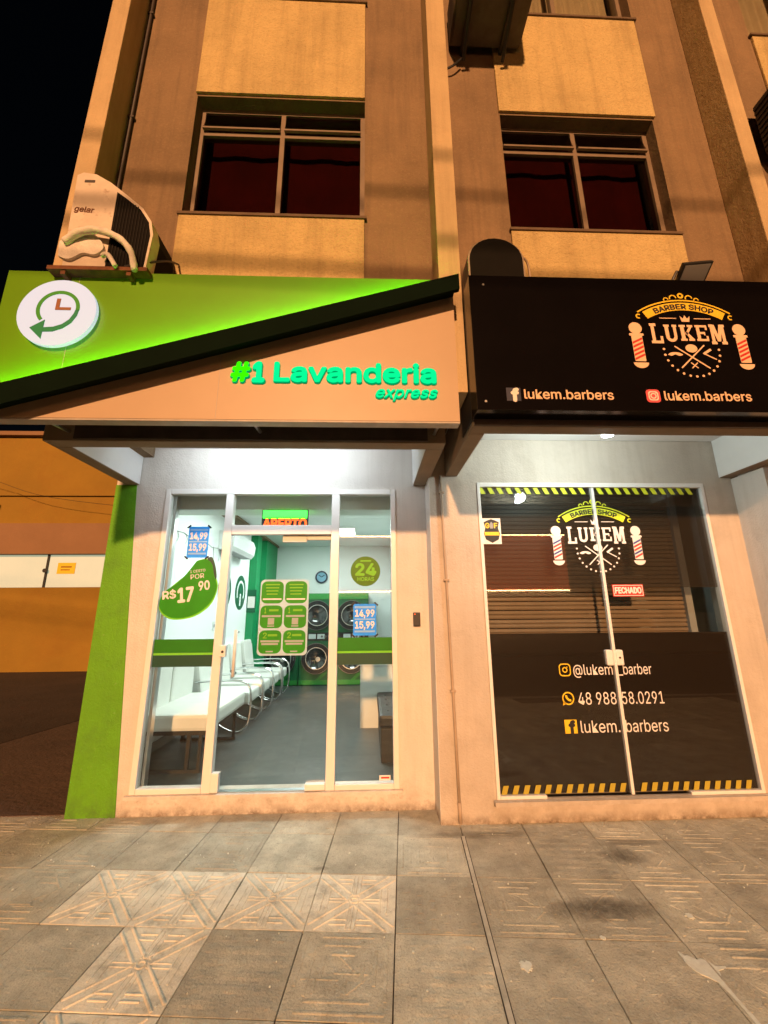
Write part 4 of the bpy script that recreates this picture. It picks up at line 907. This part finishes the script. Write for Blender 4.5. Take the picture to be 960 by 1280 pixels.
t = contact('lowest contact line printed on the barber shop glass', 'lukem.|barbers', 1.64, 2.335, 0.588, 0.085, PY-0.0005, 'print_white')
q = part('icon_tile', B(1.515, 1.612, PY-0.0022, PY-0.0009, 0.585, 0.682), 'print_yellow', t); part('icon_letter', text_bm('f', 1.552, 1.592, 0.586, 0.082, PY-0.0023, 0.0008, 0.05), 'print_black', q)
t = thing('closed_sign', 'red closed sign hanging on the barber shop glass', 'sign', (2.17, PY, 1.61))
part('board', B(2.04, 2.305, PY-0.006, PY-0.0005, 1.615, 1.715), 'print_red', t)
bm = bmesh.new()
for a in ((2.046, 2.299, 1.704, 1.709), (2.046, 2.299, 1.621, 1.626), (2.046, 2.051, 1.626, 1.704), (2.294, 2.299, 1.626, 1.704)): box(bm, a[0], a[1], PY-0.0072, PY-0.0062, a[2], a[3])
part('border', bm, 'print_white', t); part('lettering', text_bm('FECHADO', 2.062, 2.284, 1.642, 0.048, PY-0.0062, 0.001, 0.035), 'print_white', t)
t = thing('security_sticker', 'square shield sticker on the left edge of the barber shop glass', 'sticker', (1.04, PY, 2.06))
part('paper', B(0.975, 1.135, PY-0.0018, PY-0.0003, 2.06, 2.285), 'print_white', t)
part('shield', prism(bmesh.new(), [(1.055, 2.07), (1.11, 2.10), (1.125, 2.15), (1.11, 2.20), (1.122, 2.25), (1.085, 2.268), (1.055, 2.278), (1.025, 2.268), (0.988, 2.25), (1.0, 2.20), (0.985, 2.15), (1.0, 2.10)], PY-0.003, PY-0.002), 'print_black', t)
part('band', B(0.992, 1.118, PY-0.004, PY-0.0031, 2.135, 2.165), 'print_yellow', t)
part('lettering', text_bm('G', 1.002, 1.035, 2.20, 0.042, PY-0.0031, 0.001, 0.03), 'print_yellow', t); part('lettering', text_bm('F', 1.078, 1.105, 2.20, 0.042, PY-0.0031, 0.001, 0.03), 'print_yellow', t)
part('crest', prism(bmesh.new(), [(1.042, 2.195), (1.068, 2.195), (1.070, 2.235), (1.055, 2.255), (1.040, 2.235)], PY-0.004, PY-0.0031), 'plastic_grey', t)

# ================================================================= LAUNDRY SIGN
SY = 2.34; SX0, SX1, SZ0, SZ1 = -2.40, 0.575, 2.668, 3.735
ls = thing('laundry_sign', 'large green and tan laundry sign board with a diagonal dark bar', 'sign', (-0.9, SY, SZ0))
def zbar(x): return 2.795 + (x+2.40)*0.3125
part('green_panel', prism(bmesh.new(), [(SX0, zbar(SX0)), (SX1, zbar(SX1)-0.001), (SX1, SZ1), (SX0, SZ1)], SY, SY+0.045), 'sign_green', ls)
part('tan_panel', prism(bmesh.new(), [(SX0, SZ0), (SX1, SZ0), (SX1, zbar(SX1)-0.002), (SX0, zbar(SX0)-0.001)], SY, SY+0.045), 'sign_tan', ls)
part('bottom_edge', B(SX0, SX1, SY+0.003, SY+0.075, SZ0-0.012, SZ0-0.0005), 'sign_edge', ls)
part('back_frame', B(SX0+0.02, SX1-0.02, SY+0.046, SY+0.075, SZ0+0.002, SZ1-0.02), 'sign_edge', ls)
bar = part('diagonal_bar', prism(bmesh.new(), [(-2.41, 2.597), (0.590, 3.549), (0.590, 3.667), (-2.41, 2.745)], SY-0.130, SY-0.100), 'bar_dark', ls)
def lip(x): return 2.745 + (x+2.41)*0.3073
part('bar_backing', prism(bmesh.new(), [(-2.40, 2.672), (0.575, 3.600), (0.575, 3.630), (-2.40, 2.710)], SY-0.0995, SY-0.0005), 'bar_dark', bar)
part('light_strip', prism(bmesh.new(), [(-2.35, lip(-2.35)-0.016), (0.45, lip(0.45)-0.016), (0.45, lip(0.45)-0.004), (-2.35, lip(-2.35)-0.004)], SY-0.0995, SY-0.0975), 'led_green', bar)
dc = part('round_emblem', prism(bmesh.new(), circ(-2.0, 3.385, 0.245, 48), SY-0.04, SY-0.015), 'sign_disc', ls)
part('emblem_spacer', prism(bmesh.new(), circ(-2.0, 3.385, 0.20, 24), SY-0.0145, SY-0.0005), 'sign_edge', dc)
eY0, eY1 = SY-0.0435, SY-0.0405
part('arc_mark', ringarc(bmesh.new(), -1.995, 3.41, 0.112, 0.135, eY0, eY1, 28, R(-5), R(222)), 'mark_green', dc)
part('arc_mark', prism(bmesh.new(), [(p[0], p[1]) for p in ([(-1.862, 3.405), (-1.868, 3.36), (-1.895, 3.305), (-1.94, 3.265), (-2.0, 3.24), (-2.075, 3.237), (-2.072, 3.268), (-2.0, 3.275), (-1.95, 3.295), (-1.912, 3.33), (-1.89, 3.375), (-1.885, 3.40)])][::-1], eY0, eY1), 'mark_teal', dc)
part('arrow_mark', prism(bmesh.new(), [(-2.145, 3.265), (-2.062, 3.185), (-2.060, 3.325)], eY0-0.0005, eY1-0.0005), 'mark_teal', dc)
part('hand_mark', prism(bmesh.new(), [(-2.012, 3.40), (-1.915, 3.40), (-1.915, 3.42), (-1.988, 3.42), (-1.988, 3.485), (-2.012, 3.485)], eY0, eY1), 'mark_brown', dc)
for x in (-1.93, -0.95): part('panel_seam', B(x-0.0015, x+0.0015, SY-0.0012, SY-0.0003, SZ0+0.005, zbar(x)-0.03) if x > -1 else B(x-0.0015, x+0.0015, SY-0.0012, SY-0.0003, zbar(x)+0.03, SZ1-0.004), 'sign_edge', ls)
def led_text(s, x0, x1, z, h, m, off, shear=0.0):
    part('letter_body', text_bm(s, x0-0.002, x1+0.002, z-0.001, h, SY-0.0005, 0.016, off+0.008, shear), 'letter_side', ls)
    part('lettering', text_bm(s, x0, x1, z, h, SY-0.0170, 0.004, off, shear), m, ls)
led_text('#', -0.868, -0.760, 2.925, 0.128, 'letter_green', 0.03)
led_text('1', -0.730, -0.672, 2.925, 0.128, 'letter_teal', 0.045)
led_text('Lavanderia', -0.597, 0.425, 2.930, 0.126, 'letter_teal', 0.030)
led_text('express', 0.045, 0.435, 2.822, 0.072, 'letter_teal', 0.018, 0.3)
for x in (-2.05, -0.75, 0.46):
    part('bracket', tube(bmesh.new(), [(x, SY+0.06, 2.70), (x, 2.66, 2.72)], 0.012, 8), 'bare_metal', ls)
# dark sheet on the beam front behind the sign
part('fascia', B(-2.0, 0.41, 2.628, 2.644, 2.66, 2.93), 'ac_dark', bld)

# ================================================================= BARBER SIGN
bsg = thing('barber_sign', 'long black barber shop sign box with yellow and cream crest', 'sign', (1.9, 2.3, 2.71))
BX0, BX1, BZ0, BZ1, SYB = 0.665, 4.6, 2.705, 3.695, 2.25
part('box', B(BX0, BX1, SYB, 2.388, BZ0, BZ1, bev=0.003), 'sign_black', bsg)
part('side_return', B(BX0, BX0+0.02, 2.389, 2.655, 2.70, 3.68), 'black_metal', bsg)
part('fascia', B(0.672, XR, 2.375, 2.3885, 2.663, 2.704), 'ac_dark', bld)
logo(bsg, 2.10, 3.192, SYB, 'print_yellow', 'print_cream', ('print_red',))
for x0, x1 in ((0.965, 1.530), (1.860, 2.425)):
    part('lettering', text_bm('lukem.barbers', x0, x1, 2.782, 0.062, SYB-0.0004, 0.0014, 0.012), 'print_cream', bsg)
q = part('icon_tile', B(0.852, 0.942, SYB-0.0016, SYB-0.0004, 2.765, 2.855), 'print_navy', bsg); part('icon_letter', text_bm('f', 0.887, 0.925, 2.766, 0.078, SYB-0.0017, 0.0008, 0.05), 'print_white', q)
icon_camera(bsg, 1.742, 2.765, 0.09, SYB, 'print_white', 'print_pink')
for x, z in ((0.76, 3.62), (0.72, 2.76)): part('screw', tube(bmesh.new(), [(x, SYB, z), (x, SYB-0.003, z)], 0.008, 10), 'bare_metal', bsg)
# lit spot under the barber canopy
t = thing('spot_lamp', 'bright white spot lamp under the barber shop canopy', 'lamp', (1.64, 2.54, 2.72))
part('housing', tube(bmesh.new(), [(1.64, 2.508, 2.74), (1.64, 2.55, 2.735)], 0.045, 18), 'plastic_white', t)
bm = bmesh.new(); tube(bm, [(1.64, 2.535, 2.695), (1.64, 2.538, 2.668)], [0.03, 0.036], 18); part('lens', bm, 'lamp_cool', t)
ld = bpy.data.lights.new('spot_light', 'POINT'); ld.shadow_soft_size = 0.05; ld.energy = 25; ld.color = (0.86, 1.0, 0.97)
lo = bpy.data.objects.new('spot_light', ld); C.objects.link(lo); lo.location = (1.64, 2.62, 2.70); lo.parent = t; lo.matrix_parent_inverse = Matrix.Translation(-t.location)
# flood light on top of the sign (off)
t = thing('flood_light', 'small black flood light on top of the barber sign', 'flood light', (2.2, 2.33, 3.7))
bm = B(-0.10, 0.10, -0.015, 0.015, -0.07, 0.07, bev=0.006); bmesh.ops.transform(bm, matrix=Matrix.Translation((2.25, 2.27, 3.775)) @ Matrix.Rotation(R(60), 4, 'X') @ Matrix.Rotation(R(-6), 4, 'Y'), verts=bm.verts); part('housing', bm, 'black_metal', t)
bm = B(-0.085, 0.085, -0.019, -0.0155, -0.055, 0.055); bmesh.ops.transform(bm, matrix=Matrix.Translation((2.25, 2.27, 3.775)) @ Matrix.Rotation(R(60), 4, 'X') @ Matrix.Rotation(R(-6), 4, 'Y'), verts=bm.verts); part('lens', bm, 'plastic_grey', t)
part('bracket', tube(bmesh.new(), smooth_path([(2.12, 2.33, 3.69), (2.12, 2.30, 3.74), (2.15, 2.285, 3.80)], 4), 0.010, 8), 'black_metal', t)

# ================================================================= AIR CONDITIONERS OUTSIDE
def condenser(t, x0, x1, z0, z1, yf, yb, xs, dark):
    r = (x1-x0)*0.55
    pr = [(x0, z0), (x1, z0), (x1, z1-r*0.62)] + [(x1 - r + r*math.cos(R(a)), z1-r*0.62 + r*0.62*math.sin(R(a))) for a in (20, 40, 60, 80)] + [(x0+0.14, z1), (x0+0.03, z1-0.01), (x0, z1-0.04)]
    part('casing', prism(bmesh.new(), pr, yf, yb), 'ac_white', t)
    q = [(max(xs, p[0]) if p[0] < xs else p[0], p[1]) for p in pr]
    return pr
t = thing('outdoor_unit', 'weathered white and black outdoor unit above the laundry sign', 'air conditioner', (-1.88, 2.4, 3.75))
AF, AB = 2.30, 2.60
x0, x1, z0, z1 = -2.06, -1.56, 3.70, 4.58
pr = [(-2.03, 3.72), (-1.49, 3.72), (-1.475, 4.02), (-1.50, 4.13), (-1.57, 4.24), (-1.68, 4.34), (-1.82, 4.46), (-1.93, 4.53), (-2.02, 4.545), (-2.06, 4.52)]
part('casing', prism(bmesh.new(), [(x*0.995-0.008, z-0.004) for x, z in pr], AF+0.0905, AB), 'ac_black', t)
part('front_panel', prism(bmesh.new(), pr, AF, AF+0.09), 'ac_white', t)
part('grille', prism(bmesh.new(), [(-1.75, 3.74), (-1.505, 3.74), (-1.492, 4.01), (-1.515, 4.12), (-1.58, 4.22), (-1.69, 4.315), (-1.76, 4.37)], AF-0.006, AF-0.0005), 'ac_black', t)
for k in range(12): part('grille_slat', B(-1.742+0.0205*k, -1.738+0.0205*k, AF-0.011, AF-0.0065, 3.745, 4.335-0.0135*k-(0.0 if k < 8 else (k-7)*0.035)), 'ac_slat', t)
part('emblem', B(-2.0, -1.93, AF-0.003, AF-0.0004, 4.455, 4.475), 'ac_dark', t)
part('lettering', text_bm('gelar', -2.03, -1.90, 4.20, 0.045, AF-0.0004, 0.002, 0.02, rot=-0.1), 'rust', t)
part('base_tray', B(-2.10, -1.46, AF-0.03, AB, 3.69, 3.718), 'rust', t)
part('torn_cover', prism(bmesh.new(), blob([(-2.05, 3.80), (-1.98, 3.78), (-1.90, 3.83), (-1.82, 3.82), (-1.77, 3.88), (-1.83, 3.97), (-1.92, 4.01), (-2.0, 3.98), (-2.06, 3.92)], 4), AF-0.022, AF-0.001), 'ac_cloth', t)
part('hose', tube(bmesh.new(), smooth_path([(-2.02, AF-0.03, 3.90), (-1.93, AF-0.05, 3.96), (-1.80, AF-0.06, 3.975), (-1.66, AF-0.06, 3.92), (-1.57, AF-0.05, 3.82), (-1.53, AF-0.04, 3.68)], 5), [0.026 - 0.00025*i + 0.002*math.sin(i*1.7) for i in range(26)], 10), 'ac_cloth', t, True)
part('hose', tube(bmesh.new(), smooth_path([(-1.76, AF-0.03, 3.80), (-1.71, AF-0.05, 3.79), (-1.65, AF-0.05, 3.70)], 5), 0.016, 8), 'ac_cloth', t, True)
part('cable', tube(bmesh.new(), smooth_path([(-1.62, AF-0.01, 3.74), (-1.50, AF+0.02, 3.80), (-1.44, AF+0.15, 3.95), (-1.46, AB+0.03, 4.10)], 5), 0.007, 6), 'black_metal', t)
for x in (-2.0, -1.58): part('bracket', B(x-0.015, x+0.015, AF-0.02, W, 3.66, 3.689), 'rust', t)
t = thing('outdoor_unit', 'black faced round topped outdoor unit behind the barber sign', 'air conditioner', (0.95, 2.45, 3.6))
def arch(x0, x1, z0, zs, zt, n=14):
    c = (x0+x1)/2; return [(x0, z0), (x1, z0)] + [(c+(x1-x0)/2*math.cos(R(180*i/n)), zs+(zt-zs)*math.sin(R(180*i/n))) for i in range(n+1)]
part('casing', prism(bmesh.new(), arch(0.722, 1.140, 3.5, 4.015, 4.205), 2.43, 2.62), 'ac_grey', t)
part('face', prism(bmesh.new(), arch(0.735, 1.125, 3.5, 4.01, 4.195), 2.42, 2.4295), 'ac_black', t)
part('drain_hose', tube(bmesh.new(), smooth_path([(1.13, 2.5, 4.13), (1.19, 2.5, 4.08), (1.215, 2.52, 3.95), (1.22, 2.55, 3.7)], 5), 0.008, 6), 'pvc', t, True)
t = thing('outdoor_unit', 'dark window unit on brackets high beside the middle fin', 'air conditioner', (0.95, 2.35, 6.3))
part('casing', B(0.74, 1.40, 2.16, 2.62, 6.62, 7.05, bev=0.015), 'ac_casing', t)
part('underside_tray', B(0.76, 1.38, 2.18, 2.60, 6.59, 6.619), 'ac_casing', t)
for k in range(9): part('fin', B(1.402, 1.412, 2.2, 2.6, 6.66+0.043*k, 6.675+0.043*k), 'ac_dark', t)
for x in (0.86, 1.22):
    part('bracket', tube(bmesh.new(), [(x, 2.12, 7.1), (x, 2.12, 6.58), (x, 2.60, 6.40)], 0.016, 6), 'black_metal', t); part('bracket_arm', B(x-0.015, x+0.015, 2.12, W, 6.56, 6.588), 'black_metal', t)
part('cable', tube(bmesh.new(), smooth_path([(0.84, 2.6, 6.42), (0.76, 2.60, 6.33), (0.67, 2.62, 6.30)], 4), 0.010, 6), 'black_metal', t)
t = thing('outdoor_unit', 'dark finned outdoor unit beyond the right fin of the block', 'air conditioner', (3.5, 2.3, 5.1))
part('casing', B(3.49, 4.10, 2.22, 2.6, 5.37, 5.94, bev=0.01), 'ac_dark', t)
for k in range(10): part('fin', B(3.478, 3.489, 2.24, 2.59, 5.40+0.053*k, 5.425+0.053*k), 'black_metal', t)
for x in (3.56, 4.0): part('bracket', B(x-0.015, x+0.015, 2.2, W, 5.33, 5.369), 'rust', t)

# ================================================================= NEIGHBOUR ACROSS THE ALLEY
NY = 12.1
nb = thing('neighbour_building', 'orange neighbouring building at the end of the dark alley', 'building', (-10, NY, 0))
part('lower_wall', B(-16, -4.0, NY, NY+4, 0.0, 2.27), 'orange_wall', nb)
part('beam', B(-16, -4.0, NY-0.08, NY+4, 3.22, 4.12), 'orange_beam', nb)
part('upper_wall', B(-16, -4.0, NY-0.05, NY+4, 4.125, 6.85), 'orange_wall', nb)
part('ledge', B(-16, -4.0, NY-0.12, NY-0.052, 4.95, 5.02), 'orange_wall', nb); part('roof_edge', B(-16, -4.0, NY-0.2, NY+4, 6.855, 6.98), 'orange_beam', nb)
for i, (a, b) in enumerate(((-13.6, -11.05), (-11.0, -9.34), (-9.28, -7.0), (-6.94, -4.5))):
    part('window_panel', B(a, b, NY+0.10, NY+0.14, 2.28, 3.21), 'window_lit', nb)  # frosted window strip lit from inside, its glow set in the material
part('window_divider', B(-9.335, -9.285, NY+0.06, NY+0.16, 2.275, 3.215), 'black_metal', nb); part('window_divider', B(-11.045, -11.005, NY+0.06, NY+0.16, 2.275, 3.215), 'black_metal', nb)
part('window_knob', tube(bmesh.new(), [(-9.31, NY+0.06, 2.75), (-9.31, NY+0.0, 2.75)], 0.06, 10), 'black_metal', nb)
part('downpipe', tube(bmesh.new(), [(-10.95, NY-0.16, 3.1), (-10.95, NY-0.16, 4.7)], 0.07, 8), 'rust', nb)
part('recess_back', B(-16, -4.0, NY+0.6, NY+0.7, 2.27, 3.22), 'black_metal', nb)
t = thing('yellow_notice', 'small yellow notice stuck on the lit white window panel', 'notice', (-8.8, NY+0.09, 2.7))
part('sheet', B(-9.02, -8.52, NY+0.085, NY+0.099, 2.66, 2.98), 'print_yellow', t)
part('text_strip', B(-8.92, -8.62, NY+0.080, NY+0.0845, 2.84, 2.88), 'orange_wall', t); part('text_strip', B(-8.92, -8.66, NY+0.080, NY+0.0845, 2.76, 2.79), 'orange_wall', t)
tag(part('overhead_cable', tube(bmesh.new(), smooth_path([(-13.0, NY-0.6, 5.75), (-11.0, NY-0.6, 5.35), (-9.0, NY-0.6, 4.75), (-5.0, NY-0.6, 4.3)], 6), 0.006, 6), 'black_metal'), 'thin dark cable sagging across the orange neighbouring wall', 'cable')

# ================================================================= SHOP ACROSS THE STREET (seen only as reflections in the glass)
op = thing('opposite_shop', 'red fronted shop with two light lines across the street', 'building', (5, -22, 0))
part('wall', B(-14, 22, -26, -22.1, -0.1, 6.9), 'opposite_wall', op)
part('fascia', B(-2.4, 14.2, -22.09, -21.95, 3.0, 6.85), 'opposite_red', op)
part('light_line', B(-2.4, 14.2, -21.94, -21.9, 6.86, 6.93), 'led_warm', op); part('light_line', B(-2.4, 14.2, -21.94, -21.9, 2.90, 2.98), 'led_warm', op)

# power cables along the kerb, behind the viewer: their soft shadows band the front
for i, (y, z, r_, sag, lab) in enumerate(((-1.6, 5.55, 0.035, 0.25, 'thick lowest power cable strung along the street'), (-1.7, 5.05, 0.020, 0.35, 'thin telephone cable strung below the power cables'), (-1.5, 6.35, 0.030, 0.2, 'upper power cable strung along the street'))):
    pts = [(x, y, z + sag*((x-1)/16.0)**2*4 - 0.02*x) for x in range(-30, 31, 3)]
    tag(part('power_cable', tube(bmesh.new(), pts, r_, 6), 'black_metal'), lab, 'cable', 'cables strung along the street')
